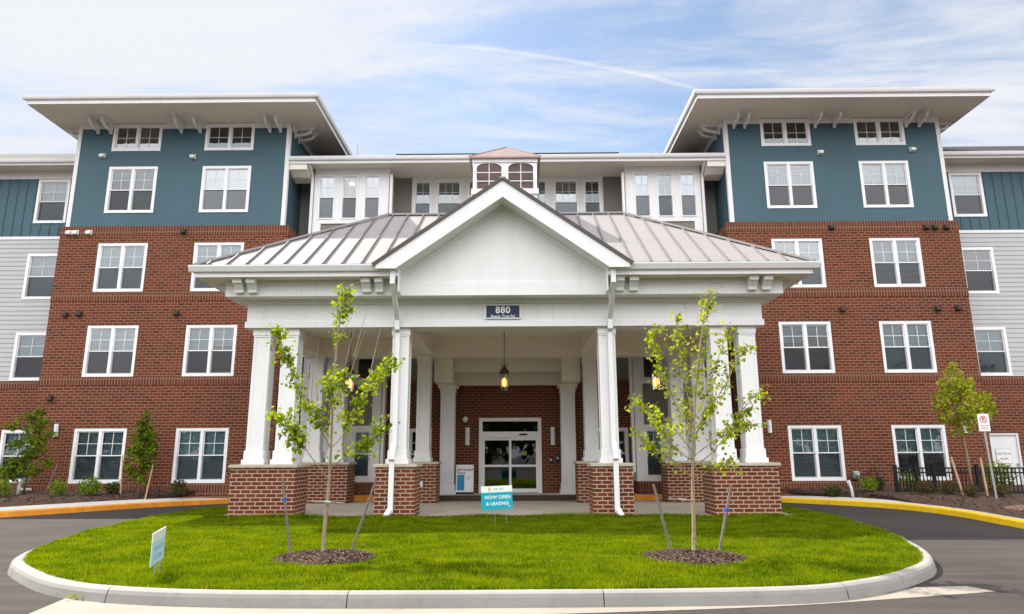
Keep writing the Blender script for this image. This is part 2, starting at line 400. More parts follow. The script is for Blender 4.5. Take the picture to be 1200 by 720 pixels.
grass_tone()
M_turf = soilgrass()
def bark(name, a, c):
    m, nt, N, L, b = mat_new(name)
    n1 = nz(N, L, 22, 5, .7)
    L.new(mixcol(N, L, rmp(N, L, n1, .3, .7), a, c), b.inputs['Base Color']); b.inputs['Roughness'].default_value = .85
    bump(N, L, b, n1, .5, .01); return m
M_bark = bark('young tree bark', (.16, .115, .06), (.36, .29, .18))
M_barkdark = bark('dark tree bark', (.06, .045, .03), (.16, .12, .08))
def glass(name, tint, refl, wob=.02, k=1.4):
    m = bpy.data.materials.new(name); m.use_nodes = True; nt = m.node_tree; N = nt.nodes; L = nt.links; N.clear()
    out = N.new('ShaderNodeOutputMaterial'); tr = N.new('ShaderNodeBsdfTransparent'); tr.inputs[0].default_value = (*tint, 1)
    gl = N.new('ShaderNodeBsdfGlossy'); gl.inputs['Roughness'].default_value = .01; gl.inputs[0].default_value = (.93, .97, 1, 1)
    fr = N.new('ShaderNodeFresnel'); fr.inputs[0].default_value = 1.5
    ad = N.new('ShaderNodeMath'); ad.operation = 'MULTIPLY_ADD'; ad.use_clamp = True; L.new(fr.outputs[0], ad.inputs[0]); ad.inputs[1].default_value = k; ad.inputs[2].default_value = refl
    bp = N.new('ShaderNodeBump'); bp.inputs['Strength'].default_value = wob; bp.inputs['Distance'].default_value = .05
    L.new(nz(N, L, 2.2, 2, .5, dist=1.), bp.inputs['Height']); L.new(bp.outputs[0], gl.inputs['Normal'])
    mx = N.new('ShaderNodeMixShader'); L.new(ad.outputs[0], mx.inputs[0]); L.new(tr.outputs[0], mx.inputs[1]); L.new(gl.outputs[0], mx.inputs[2])
    L.new(mx.outputs[0], out.inputs[0]); return m
M_glass = glass('window glass', (.68, .82, .86), .13, .03)
M_glass2 = glass('window glass brighter', (.66, .80, .85), .21, .04)
M_glass3 = glass('window glass darker', (.62, .74, .76), .06, .03)
M_doorglass = glass('tinted door glass', (.32, .36, .36), .07, .02)
M_cupglass = glass('bronze cupola glass', (.92, .66, .56), .0, .02, .8)
M_lampglass = glass('lantern glass', (.9, .88, .82), .03, .0)
def screen_mat():
    m = bpy.data.materials.new('insect screen'); m.use_nodes = True; nt = m.node_tree; N = nt.nodes; L = nt.links; N.clear()
    out = N.new('ShaderNodeOutputMaterial'); tr = N.new('ShaderNodeBsdfTransparent'); df = N.new('ShaderNodeBsdfDiffuse')
    df.inputs[0].default_value = (.028, .030, .034, 1)
    mx = N.new('ShaderNodeMixShader'); mx.inputs[0].default_value = .44
    L.new(tr.outputs[0], mx.inputs[1]); L.new(df.outputs[0], mx.inputs[2]); L.new(mx.outputs[0], out.inputs[0]); return m
M_screen = screen_mat()
def emit(name, c, s):
    m = bpy.data.materials.new(name); m.use_nodes = True; nt = m.node_tree; N = nt.nodes; N.clear()
    o = N.new('ShaderNodeOutputMaterial'); e = N.new('ShaderNodeEmission'); e.inputs[0].default_value = (*c, 1); e.inputs[1].default_value = s
    nt.links.new(e.outputs[0], o.inputs[0]); return m
M_bulb = emit('lamp bulb', (1., .46, .11), 2.6)
M_blind = paint('white blind slats', (.55, .61, .62), .6, .05)
M_sconce = paint('frosted sconce', (.78, .78, .80), .4, .04)

# ------------------------------------------------------------------ ground
def gz(x, y):
    t = min(max((y - 10.5) / 11.0, 0), 1); t = t * t * (3 - 2 * t)
    return -.15 + .145 * t
def build_road():
    xs = sorted(set([-600, -200, -90, -50] + [round(v, 2) for v in np.arange(-30, 30.1, 1)] + [50, 90, 200, 600]))
    ys = sorted(set([-600, -200, -90, -40, -20] + [round(v, 2) for v in np.arange(-10, 26.1, .5)] + [40, 90, 200, 600]))
    mb = MB(); mb.v = [(x, y, gz(x, y)) for y in ys for x in xs]; w = len(xs)
    for j in range(len(ys) - 1):
        for i in range(w - 1):
            mb.f.append((j * w + i, j * w + i + 1, (j + 1) * w + i + 1, (j + 1) * w + i)); mb.mi.append(0)
    setting(mb, 'road', M_asphalt, smooth=True)
build_road()
LAWN = [(-8.75, 22.2), (-9.3, 20), (-9.2, 17.4), (-8.77, 15), (-8.3, 13.3), (-7.5, 11.4), (-6.55, 10.3), (-5.5, 9.4), (-4.4, 8.92), (-2.7, 8.68),
        (.3, 8.67), (3.4, 8.82), (4.65, 9.25), (5.75, 10.1), (6.6, 11.15), (7.4, 13), (7.95, 15), (8.3, 16.9), (8.5, 19.2), (8.4, 21.8)]
OUT = crom([(-8.2, 23.0)] + LAWN + [(8.0, 22.8)], 8)[8:-8]
OUT = [Vector((p.x, p.y, 0)) for p in OUT]
SLAB_X = 7.62; SLAB_Y = 18.2
def lawn_poly():
    return [(p.x, p.y) for p in OUT] + [(SLAB_X, 22.3), (SLAB_X, SLAB_Y), (-SLAB_X, SLAB_Y), (-SLAB_X, 22.6)]
def lawn():
    bm = bmesh.new(); vs = [bm.verts.new((x, y, -.004)) for x, y in lawn_poly()]
    es = [bm.edges.new((vs[i], vs[(i + 1) % len(vs)])) for i in range(len(vs))]
    bmesh.ops.triangle_fill(bm, use_beauty=True, edges=es)
    me = bpy.data.meshes.new('lawn'); bm.to_mesh(me); bm.free(); me.materials.append(M_turf)
    tag(put(me, 'lawn'), kind='structure')
lawn()
def offset(path, d):
    out = []
    for i, p in enumerate(path):
        a = path[max(i - 1, 0)]; b = path[min(i + 1, len(path) - 1)]; t = (b - a).normalized()
        out.append(p + Vector((t.y, -t.x, 0)) * d)
    return out
def ribbon(mb, path, prof, zf, gap=None, seg=3.0):
    """prof: (offset to the right of the path, height above zf(x,y) or absolute)"""
    rows = []
    for k, (d, h) in enumerate(prof):
        o = offset(path, d); rows.append([(p.x, p.y, h(p) if callable(h) else h) for p in o])
    acc = 0; n = len(path); start = 0
    for i in range(n - 1):
        for k in range(len(prof) - 1):
            mb.face([rows[k][i], rows[k][i + 1], rows[k + 1][i + 1], rows[k + 1][i]])
def resample(path, step):
    out = [path[0]]; acc = 0
    for a, b in zip(path[:-1], path[1:]):
        L = (b - a).length; t = step - acc
        while t <= L: out.append(a + (b - a) * (t / L)); t += step
        acc = (acc + L) % step if L else acc
    out.append(path[-1]); return out
def island_kerb():
    mb = MB(); P = resample(OUT, .15); g = lambda p: gz(p.x, p.y) - .03
    i = 0; step = 20
    rngj = random.Random(3)
    while i < len(P) - 2:
        s = P[i:i + step + 1]
        if len(s) < 3: break
        s = [v.copy() for v in s]
        e = (s[1] - s[0]).normalized() * .006; s[0] = s[0] + e; s[-1] = s[-1] - (s[-1] - s[-2]).normalized() * .006
        # path runs anticlockwise seen from above, the road lies on its right
        ribbon(mb, s, [(-.05, -.06)] + [(d_, (lambda h_: (lambda p: h_ - .055 * min(max((p.y - 12.0) / 3.0, 0), 1)))(h0)) for d_, h0 in ((-.05, .012), (.03, .022), (.10, .018), (.135, -.004), (.155, -.045))] + [(.178, g)], gz)
        for q, sg in ((s[0], 1), (s[-1], -1)):
            d = (s[1] - s[0]).normalized() if sg == 1 else (s[-1] - s[-2]).normalized(); nn = Vector((d.y, -d.x, 0))
            mb.face([tuple(q + nn * a + Vector((0, 0, h))) for a, h in ((-.05, -.17), (-.05, .012), (.03, .022), (.10, .018), (.135, -.004), (.155, -.045), (.178, -.17))])
        i += step
    setting(mb, 'island_kerb', M_kerb, smooth=False)
island_kerb()
def gutter():
    front = crom([(-5.15, 8.18), (-4.0, 8.0), (-2.5, 8.02), (.3, 8.12), (3.3, 8.52), (5.1, 8.98), (6.5, 9.38)], 6)
    back = []
    o = offset(OUT, .17)
    for p in front:
        q = min(o, key=lambda k: abs(k.x - p.x) + (0 if k.y < 13 else 50)); back.append(Vector((p.x, min(q.y, 9.62 + (p.x - 5.1) * .1 if p.x > 5 else 99) if p.x < 6.4 else p.y + .02, 0)))
    back[0] = Vector((-5.3, 9.13, 0)); mb = MB()
    for i in range(len(front) - 1):
        z = lambda p, k: gz(p.x, p.y) + k
        mb.face([(p.x, p.y, gz(p.x, p.y) + .004) for p in (front[i], front[i + 1], back[i + 1], back[i])])
    setting(mb, 'gutter_pan', M_gutter)
gutter()
def slab():
    mb = MB()
    for x0, x1 in ((-SLAB_X - .25, -2.55), (-2.54, 2.54), (2.55, SLAB_X + .25)):
        for y0, y1 in ((SLAB_Y, 19.9), (19.91, 22.2), (22.21, 24.55)):
            mb.box(x0 if abs(x0) < 3 else x0 + (.25 if y0 > 19 else 0), x1 if abs(x1) < 3 else x1 - (.25 if y0 > 19 else 0), y0, y1, -.2, .012)
    setting(mb, 'portico_pavement', M_slab)
slab()
# platform in front of the doors with its painted kerb
FL = .19
def platform():
    mb = MB(); mb.box(-8.05, 8.05, 24.72, 26.1, -.1, FL)
    setting(mb, 'entrance_walk', M_walk)
platform()
KL = crom([(-8.05, 24.6), (-9.4, 23.95), (-11.1, 22.4), (-12.2, 20.8), (-12.95, 19.8), (-13.8, 18.9), (-15.2, 17.9), (-18, 16.7), (-24, 15.7)], 10)
KR = crom([(8.05, 24.6), (9.1, 23.6), (10.25, 22.4), (11.3, 20.8), (11.75, 18.8), (11.65, 16.2), (11.6, 13.2), (12.4, 10.4), (16, 7.5), (20, 6.5)], 10)
def road_kerb(path, mat, side):
    P = resample(path, .25); mb = MB(); s = side
    prof = [(0, lambda p: gz(p.x, p.y) - .05), (.012 * s, lambda p: gz(p.x, p.y) + .13), (.04 * s, lambda p: gz(p.x, p.y) + .155), (.17 * s, lambda p: gz(p.x, p.y) + .16)]
    i = 0
    while i < len(P) - 1:
        q = [v.copy() for v in P[i:i + 13]]
        if len(q) > 1:
            q[0] += (q[1] - q[0]).normalized() * .004; q[-1] -= (q[-1] - q[-2]).normalized() * .004
            ribbon(mb, q, prof, gz)
        i += 12
    return mb
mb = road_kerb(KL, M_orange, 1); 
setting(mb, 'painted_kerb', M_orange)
mb = road_kerb(KR, M_yellow, -1); mb2 = mb
setting(mb, 'painted_kerb', M_yellow)
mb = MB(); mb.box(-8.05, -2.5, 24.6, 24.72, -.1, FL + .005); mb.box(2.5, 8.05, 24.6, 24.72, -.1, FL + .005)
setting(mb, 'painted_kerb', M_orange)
mb = MB(); mb.box(-2.495, 2.495, 24.6, 24.72, -.1, FL + .004)
setting(mb, 'kerb', paint('dark brown step face', (.06, .04, .034), .8, .2))
# sidewalk strips behind the kerbs, then mulch beds rising to the walls
def zk(p): return gz(p.x, p.y) + .155
def side_walk(path, s, width):
    mb = MB(); P = resample(path, .5)
    k = len(P)
    rows = []
    for j, d in enumerate((.175, 1.)):
        o = []
        for i, p in enumerate(P):
            w = width(p); off = offset(P, s * (.172 + (w if j else 0)))[i]; o.append((off.x, off.y, zk(p) + .002 + (.03 if j else 0)))
        rows.append(o)
    for i in range(k - 1): mb.face([rows[0][i], rows[0][i + 1], rows[1][i + 1], rows[1][i]])
    setting(mb, 'sidewalk', M_walk); return rows[1], P
WL, PL = side_walk(KL, 1, lambda p: 1.25 if p.x < -9.5 else 1.25 - (p.x + 9.5) * .3)
WR, PR = side_walk(KR, -1, lambda p: max(0.02, min(.95, (p.y - 20.2) * .7)))
def bed(edge, walls, name):
    mb = MB(); n = 12; rr = random.Random(5); G = []
    for (a, b) in zip(edge, walls):
        row = []
        for k in range(n + 1):
            t = k / n; e = t ** .8
            x = a[0] + (b[0] - a[0]) * t; y = a[1] + (b[1] - a[1]) * t
            z = a[2] - .012 + (b[2] - a[2] + .012) * e + (rr.uniform(-.025, .03) if 0 < k < n else 0)
            row.append((x, y, z))
        G.append(row)
    for i in range(len(G) - 1):
        for k in range(n): mb.face([G[i][k], G[i + 1][k], G[i + 1][k + 1], G[i][k + 1]])
    setting(mb, name, M_mulch, smooth=False); return G
def walls_for(edge, s):
    out = []
    for i, a in enumerate(edge):
        t = i / (len(edge) - 1); x = s * (7.6 + 24 * t ** 1.15)
        y = 24.9 if abs(x) < 8.2 else (24.25 if abs(x) < 16.69 else 25.45)
        out.append((x, y, .45 if abs(x) > 9 else .45 - (9 - abs(x)) * .16))
    return out
BEDL = bed(WL, walls_for(WL, -1), 'mulch_bed')
BEDR = bed(WR, walls_for(WR, 1), 'mulch_bed')
def bedz(x, y):
    best = min((((q[0] - x) ** 2 + (q[1] - y) ** 2, q[2]) for G in (BEDL, BEDR) for r in G for q in r)); return best[1]

# ------------------------------------------------------------------ the apartment building
B = thing('apartment_building', 'five storey brick apartment building with slate blue towers and white trim behind the portico', 'apartment building', (0, 26, 0))
def free_rects(x0, x1, z0, z1, holes, zc=()):
    xs = sorted(set([x0, x1] + [v for h in holes for v in h[:2] if x0 < v < x1])); zs = sorted(set([z0, z1] + [v for h in holes for v in h[2:] if z0 < v < z1] + [c for c in zc if z0 < c < z1]))
    for j in range(len(zs) - 1):
        i = 0
        while i < len(xs) - 1:
            blocked = lambda a: any(h[0] - 1e-6 <= xs[a] and xs[a + 1] <= h[1] + 1e-6 and h[2] - 1e-6 <= zs[j] and zs[j + 1] <= h[3] + 1e-6 for h in holes)
            if blocked(i): i += 1; continue
            k = i
            while k + 1 < len(xs) - 1 and not blocked(k + 1): k += 1
            yield xs[i], xs[k + 1], zs[j], zs[j + 1]; i = k + 1
def wall(mb, x0, x1, z0, z1, y, holes=(), depth=.16):
    for a, b, c, d in free_rects(x0, x1, z0, z1, holes): mb.face([(a, y, c), (b, y, c), (b, y, d), (a, y, d)])
    for a, b, c, d in holes:
        if a >= x1 or b <= x0 or c >= z1 or d <= z0: continue
        c2 = max(c, z0); d2 = min(d, z1)
        mb.face([(a, y, c2), (a, y + depth, c2), (a, y + depth, d2), (a, y, d2)]); mb.face([(b, y, c2), (b, y + depth, c2), (b, y + depth, d2), (b, y, d2)])
        if c >= z0: mb.face([(a, y, c), (b, y, c), (b, y + depth, c), (a, y + depth, c)])
        if d <= z1: mb.face([(a, y, d), (b, y, d), (b, y + depth, d), (a, y + depth, d)])

# ---- windows: frame (with dark room behind) > pane, screen, blind
WIN = {}
def win_meshes(kind):
    if kind in WIN: return WIN[kind]
    w, h, n, grid, single_sash, t = kind
    fr = MB(); pn = MB(); scn = MB(); H = w / 2
    y0, y1 = -.018, .11
    fr.box(-H, -H + t, y0, y1, 0, h); fr.box(H - t, H, y0, y1, 0, h)
    fr.box(-H + t, H - t, y0 + .002, y1, h - t, h); fr.box(-H + t, H - t, y0 - .008, y1, 0, t)
    mull = .10; iw = (w - 2 * t - (n - 1) * mull) / n; bl = []
    for i in range(n):
        x0 = -H + t + i * (iw + mull); x1 = x0 + iw
        if i: fr.box(x0 - mull, x0, y0 + .004, y1, t, h - t)
        zb, zt = t, h - t; zm = (zb + zt) / 2; s = .035
        if single_sash: sashes = [(zb, zt, .035)]
        else: sashes = [(zm - .02, zt, .03), (zb, zm + .025, .055)]
        for k, (a, b, ys) in enumerate(sashes):
            fr.box(x0, x0 + s, ys, ys + .035, a, b); fr.box(x1 - s, x1, ys, ys + .035, a, b)
            fr.box(x0 + s, x1 - s, ys, ys + .035, a, a + s); fr.box(x0 + s, x1 - s, ys, ys + .035, b - s, b)
            pn.face([(x0 + s, ys + .02, a + s), (x1 - s, ys + .02, a + s), (x1 - s, ys + .02, b - s), (x0 + s, ys + .02, b - s)])
            if k == 0 and grid:
                gx, gzn = grid; m = .011
                for g in range(1, gx): xx = x0 + s + (x1 - x0 - 2 * s) * g / gx; m = .0085; fr.box(xx - m, xx + m, ys + .008, ys + .016, a + s, b - s)
                for g in range(1, gzn): zz = a + s + (b - a - 2 * s) * g / gzn; fr.box(x0 + s, x1 - s, ys + .009, ys + .015, zz - m, zz + m)
            if k == 1: scn.face([(x0 + .01, ys - .012, a + .01), (x1 - .01, ys - .012, a + .01), (x1 - .01, ys - .012, b - .015), (x0 + .01, ys - .012, b - .015)])
        bl.append((x0 + .02, x1 - .02, zb + .01, zt - .01))
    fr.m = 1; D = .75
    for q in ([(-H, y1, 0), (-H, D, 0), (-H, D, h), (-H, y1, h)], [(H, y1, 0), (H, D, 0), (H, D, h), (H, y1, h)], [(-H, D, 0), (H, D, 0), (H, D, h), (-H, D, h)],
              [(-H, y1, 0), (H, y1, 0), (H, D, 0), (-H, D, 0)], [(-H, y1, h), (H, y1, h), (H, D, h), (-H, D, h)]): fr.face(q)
    WIN[kind] = dict(frame=fr.mesh('window', [M_vinyl, M_dark]), pane=pn.mesh('pane', M_glass), screen=scn.mesh('screen', M_screen) if scn.f else None, bl=bl, cache={})
    return WIN[kind]
def blind_mesh(W, drops):
    tl = rw.choice((.043, .040, .024, .034)); key = (tl, *drops)
    if key in W['cache']: return W['cache'][key]
    mb = MB()
    for (x0, x1, zb, zt), f in zip(W['bl'], drops):
        z = zt - .04; end = zt - (zt - zb) * f
        if f > 0: mb.box(x0, x1, .125, .165, zt - .04, zt)
        while z > end:
            mb.face([(x0, .128, z - tl), (x1, .128, z - tl), (x1, .158, z), (x0, .158, z)]); z -= .046
    me = mb.mesh('blind', M_blind) if mb.f else None
    W['cache'][key] = me; return me
rw = random.Random(11); rg = random.Random(5)
def window(kind, x, z, y, drops=None, label=None):
    W = win_meshes(kind); o = put(W['frame'], 'window', B, Vector((x, y, z)) - B.location)
    if label: o['label'] = label
    p = put(W['pane'], 'pane', o); p.material_slots[0].link = 'OBJECT'; p.material_slots[0].material = rg.choice((M_glass, M_glass, M_glass2, M_glass3))
    if W['screen']: put(W['screen'], 'screen', o)
    if drops and len(drops) == 2 and z > 3 and kind is not K5 and rw.random() < .6: drops = tuple(min(1., max(0., d + rw.choice((-.12, 0, 0, -.3, .1)))) for d in drops)
    if drops is None:
        n = kind[2]; c = rw.random()
        drops = [1.] * n if c < .42 else ([.5] * n if c < .62 else ([.0] * n if c < .8 else [rw.choice((.25, .5, 1.)) for _ in range(n)]))
    me = blind_mesh(W, drops)
    if me: put(me, 'blind', o)
    return o
K1 = (1.86, 1.88, 2, (2, 2), False, .105); K2 = (1.86, 1.865, 2, (2, 2), False, .105); K5 = (1.89, 1.125, 2, (2, 2), True, .105)
KW1 = (1.28, 1.88, 1, (2, 2), False, .105); KW2 = (1.28, 1.83, 1, (2, 2), False, .105)
LV = [(.66, 2.54), (4.355, 6.22), (7.475, 9.34), (10.55, 12.435)]
XA, XB = 14.28, 10.69
TWY = 24.3; BRY = 24.2
def drops_for(s, col, lv):
    T = {(-1, 'A', 0): (1, 1), (-1, 'B', 0): (1, 1), (1, 'A', 0): (.55, .55), (1, 'B', 0): (1, 1), (-1, 'A', 1): (.5, .45), (-1, 'B', 1): (.5, .5), (1, 'A', 1): (1, 1), (1, 'B', 1): (.5, .5),
         (-1, 'A', 2): (1, 1), (-1, 'B', 2): (1, 1), (1, 'B', 2): (.5, .5), (1, 'A', 2): (1, 1), (-1, 'A', 3): (.15, 1), (-1, 'B', 3): (1, 1), (1, 'A', 3): (.4, .4), (1, 'B', 3): (.42, .42)}
    return T.get((s, col, lv))
for s in (-1, 1):
    holes_b = []; holes_t = []
    for c, X in (('A', XA), ('B', XB)):
        for lv in range(3):
            z0, z1 = LV[lv]; holes_b.append((s * X - .93, s * X + .93, z0, z1))
            window(K1 if lv == 0 else K2, s * X, z0, BRY + (.03 if lv else .03), drops_for(s, c, lv))
        z0, z1 = LV[3]; holes_t.append((s * X - .93, s * X + .93, z0, z0 + 1.865)); window(K2, s * X, z0, TWY, drops_for(s, c, 3))
        holes_t.append((s * X - .945, s * X + .945, 13.06, 13.06 + 1.125)); window(K5, s * X, 13.06, TWY, (0, 0) if s == 1 else ((0, 0) if c == 'A' else (0, 0)))
    xi, xo = s * 8.15, s * 16.69; a, b = min(xi, xo), max(xi, xo)
    m = MB(); wall(m, a, b, -.2, 9.62, BRY, holes_b, .2)
    m.box(a, b, BRY + .002, 32, 9.985, 9.99)
    for xx in (xi, xo): m.face([(xx, BRY, -.2), (xx, 31, -.2), (xx, 31, 9.62), (xx, BRY, 9.62)])
    part(m, 'brick_wall', M_brick, B)
    m = MB(); sol = [(.28, .62), (4.05, 4.345), (7.12, 7.42), (9.62, 9.985)]
    e = .012
    for z0, z1 in sol: m.box(a - e, b + e, BRY - e, BRY + (.02 if z0 < 9 else .03), z0, z1)
    m.box(min(xi - e, xi + e), max(xi - e, xi + e), BRY + .03, 26, 9.62, 9.985) if False else None
    for xx in (xi, xo): m.box(xx - e, xx + e, BRY + .035, 30, 9.62, 9.985)
    part(m, 'soldier_course', M_soldier, B, rotuv=True)
    xi, xo = s * 8.36, s * 16.565; a, b = min(xi, xo), max(xi, xo)
    m = MB(); wall(m, a, b, 9.98, 14.22, TWY, holes_t, .2)
    for xx in (xi, xo): m.face([(xx, TWY, 9.9), (xx, 31, 9.9), (xx, 31, 14.25), (xx, TWY, 14.25)])
    for zz in (12.86,): m.box(a + .1, b - .1, TWY - .004, TWY, zz - .012, zz + .012) 
    part(m, 'siding_wall', M_blue, B)
    m = MB()
    for xx, d in ((xi, 1), (xo, -1)):
        sgn = s * d; x0, x1 = sorted((xx - sgn * .02, xx + sgn * .13)); m.box(x0, x1, TWY - .025, TWY + .02, 9.99, 13.98)
        x0, x1 = sorted((xx - sgn * .022, xx + sgn * .01)); m.box(x0, x1, TWY + .02, TWY + .13, 9.99, 13.98)
    m.box(a - .02, b + .02, TWY - .03, TWY + .01, 13.98, 14.21) if False else None
    for x0, x1, *_ in [(a - .02, s * 0, 0)]: pass
    cuts = sorted([(h[0], h[1]) for h in holes_t if h[2] > 13]); xs = [a - .02] + [v for c in cuts for v in c] + [b + .02]
    for i in range(0, len(xs), 2): m.box(xs[i], xs[i + 1], TWY - .02, TWY + .01, 13.985, 14.21)
    for xx in (xi, xo): m.box(xx - .02, xx + .02, TWY + .13, 31, 13.98, 14.21)
    part(m, 'trim', M_white, B, bev=.006)
    # roof: flat soffit, fascia, gutter, low hipped top, knee braces
    ei, eo = s * 6.94, s * 17.55; a, b = min(ei, eo), max(ei, eo)
    m = MB(); m.box(a + .03, b - .03, 22.73, 33, 14.21, 14.25)
    rf = part(m, 'tower_roof', M_warmlit, B)
    m = MB(); m.box(a + .02, b - .02, 22.70, 22.73, 14.195, 14.37)
    for xx in (a + .005, b - .035): m.box(xx, xx + .03, 22.70 if False else 22.735, 33, 14.195, 14.37)
    part(m, 'fascia', M_white, rf, bev=.004)
    m = MB(); prof = [(0, 0), (.02, -.01), (.075, .0), (.10, .05), (.115, .12), (.115, .135), (0, .135)]
    gy = 22.70
    m.prism([(-u, v) for u, v in prof], lambda q: (a - .12, gy + q[0], 14.36 + q[1]), lambda q: (b + .12, gy + q[0], 14.36 + q[1]))
    for xx, sg in ((a, -1), (b, 1)): m.prism(prof, lambda q: (xx + sg * q[0], gy - .0, 14.36 + q[1]), lambda q: (xx + sg * q[0], 33, 14.36 + q[1]))
    part(m, 'gutter', M_white, rf)
    m = MB(); cx = (a + b) / 2; zt = 14.50; h = 1.1
    A = [(a - .05, 22.63, zt), (b + .05, 22.63, zt), (b + .05, 33, zt), (a - .05, 33, zt)]; T = [(cx - .3, 27.8, zt + h), (cx + .3, 27.8, zt + h)]
    m.face([A[0], A[1], T[1], T[0]]); m.face([A[1], A[2], T[1]]); m.face([A[2], A[3], T[0], T[1]]); m.face([A[3], A[0], T[0]])
    part(m, 'roof_top', M_shingle, rf)
    def brace(px, py, dx, dy):
        m = MB(); w = .042
        side = Vector((-dy, dx, 0)); o = Vector((px, py, 14.205)); d = Vector((dx, dy, 0))
        def pr(prof): m.prism(prof, lambda q: o + d * q[0] + Vector((0, 0, q[1])) - side * w, lambda q: o + d * q[0] + Vector((0, 0, q[1])) + side * w)
        pr([(0, 0), (.76, 0), (.78, -.03), (.76, -.09), (.73, -.10), (0, -.10)])
        pr([(0, -.10), (.075, -.10), (.075, -.40), (.055, -.44), (0, -.44)])
        arc = [(.086 + (.68 - .086) * math.sin(t), -.38 + .265 * (1 - math.cos(t))) for t in np.linspace(0, math.pi / 2, 7)]
        inn = [(.086 + (.58 - .086) * math.sin(t), -.30 + .185 * (1 - math.cos(t))) for t in np.linspace(math.pi / 2, 0, 7)]
        for k in range(6):
            pr([arc[k], arc[k + 1], inn[5 - k], inn[6 - k]])
        part(m, 'bracket', M_white, rf)
    for bx in ((15.79, 15.30, 12.56, 11.83, 9.13, 8.72)): brace(s * bx, TWY - .03, 0, -1)
    for by in (24.75, 25.2): brace(s * 8.34, by, -s, 0)
    for by in (24.75, 25.2): brace(s * 16.59, by, s, 0)

# ---- wings
def lap(mb, x0, x1, z0, z1, y, holes):
    c = .178; k = 0; z = z0
    while z < z1 - 1e-4:
        t = min(z + c, z1)
        for a, b, p, q in free_rects(x0, x1, z, t, holes):
            f = lambda zz: y - .018 * (1 - (zz - z) / c)
            mb.face([(a, f(p), p), (b, f(p), p), (b, f(q), q), (a, f(q), q)])
            if abs(p - z) < 1e-5: mb.face([(a, f(p), p), (b, f(p), p), (b, y, p), (a, y, p)])
        z = t
WY = 25.4
for s in (-1, 1):
    x0, x1 = sorted((s * 16.6, s * 34)); X = s * 18.03
    hs = [(X - .64, X + .64, LV[l][0], LV[l][0] + (1.88 if l == 0 else 1.83)) for l in range(4)]
    far = [(X + s * 4.2 - .64, X + s * 4.2 + .64, LV[l][0], LV[l][0] + 1.83) for l in range(1, 4)]
    dh = [(17.42, 18.56, .15, 2.28)] if s == 1 else [hs[0]]
    for l in range(4):
        if l == 0 and s == 1: continue
        window(KW1 if l == 0 else KW2, X, LV[l][0], WY + (.02 if l == 0 else -.01), {(-1, 3): (1,), (1, 3): (.5,), (-1, 2): (1,), (1, 2): (0,), (-1, 1): (.5,), (1, 1): (1,), (-1, 0): (.5,)}.get((s, l)))
    for l in range(1, 4): window(KW2, X + s * 4.2, LV[l][0], WY - .01, (1,))
    m = MB(); wall(m, x0, x1, -.2, 4.04, WY, dh, .2); part(m, 'brick_wall', M_brick, B)
    m = MB(); m.box(x0, x1, WY - .012, WY + .05, 4.04, 4.345); part(m, 'soldier_course', M_soldier, B, rotuv=True)
    m = MB(); lap(m, x0, x1, 4.36, 9.88, WY, hs[1:3] + far[:2]); part(m, 'lap_siding', M_lap, B)
    m = MB(); m.box(x0, x1, WY - .03, WY + .02, 9.88, 10.0); m.box(x0, x1, WY - .03, WY + .02, 12.40, 12.74); m.box(x0, x1, WY - .025, WY + .02, 4.345, 4.36); part(m, 'trim', M_white, B, bev=.005)
    m = MB(); wall(m, x0, x1, 10.0, 12.4, WY, [hs[3], far[2]], .1)
    k = 0
    xx = 16.9
    while xx < 30:
        q = s * xx
        blk = [h for h in (hs[3], far[2]) if h[0] - .03 < q < h[1] + .03]
        if blk: m.box(q - .02, q + .02, WY - .022, WY - .001, 10.0, blk[0][2])
        else: m.box(q - .02, q + .02, WY - .022, WY - .001, 10.0, 12.4)
        xx += .37
    part(m, 'board_and_batten_siding', M_blue, B)
    m = MB(); a, b = x0, x1
    m.box(a, b, 24.73, WY + .1, 12.74, 12.78); wr = part(m, 'eave', M_warmlit, B)
    m = MB(); m.box(a, b, 24.70, 24.73, 12.70, 12.80); prof = [(0, 0), (.02, -.01), (.075, .0), (.10, .05), (.115, .12), (.115, .135), (0, .135)]
    m.prism([(-u, v) for u, v in prof], lambda q: (a, 24.7 + q[0], 12.79 + q[1]), lambda q: (b, 24.7 + q[0], 12.79 + q[1])); part(m, 'gutter', M_white, wr)
    m = MB(); m.face([(a, 24.62, 12.93), (b, 24.62, 12.93), (b, 28.5, 14.95), (a, 28.5, 14.95)]); m.box(a, b, 24.63, 24.66, 12.90, 12.935); part(m, 'roof_top', M_shingle, B)
    m = MB(); q = s * 16.85; m.box(q - .055, q + .055, 24.75, 24.85, 12.45, 12.78); m.beam((q, 24.82, 12.47), (q, 25.33, 12.2), .1, .08); m.box(q - .05, q + .05, 25.29, 25.375, 4.4, 12.25); part(m, 'downspout', M_white, B)
# electrical room door on the right wing
m = MB(); m.box(17.42, 17.50, WY + .02, WY + .14, .15, 2.28); m.box(18.48, 18.56, WY + .02, WY + .14, .15, 2.28); m.box(17.5, 18.48, WY + .02, WY + .14, 2.2, 2.28); m.box(17.5, 18.48, WY + .07, WY + .12, .15, 2.2)
dr = part(m, 'utility_door', M_white, B, bev=.004)
m = MB(); m.box(18.38, 18.43, WY + .0, WY + .07, 1.12, 1.2); part(m, 'handle', M_galv, dr)
m = MB(); m.box(17.668, 18.232, WY + .06, WY + .069, 1.188, 1.712); ds = part(m, 'door_sign', M_ink, dr)
m.v.clear(); m.f.clear(); m.mi.clear(); m.box(17.675, 18.225, WY + .055, WY + .0598, 1.195, 1.705); part(m, 'sign_face', M_signwhite, dr)
for tx, zz in (('ELECTRICAL', 1.54), ('ROOM', 1.36)): text(tx, .095, M_ink, dr, Vector((17.95, WY + .0535, zz)) - wloc(dr), .001)

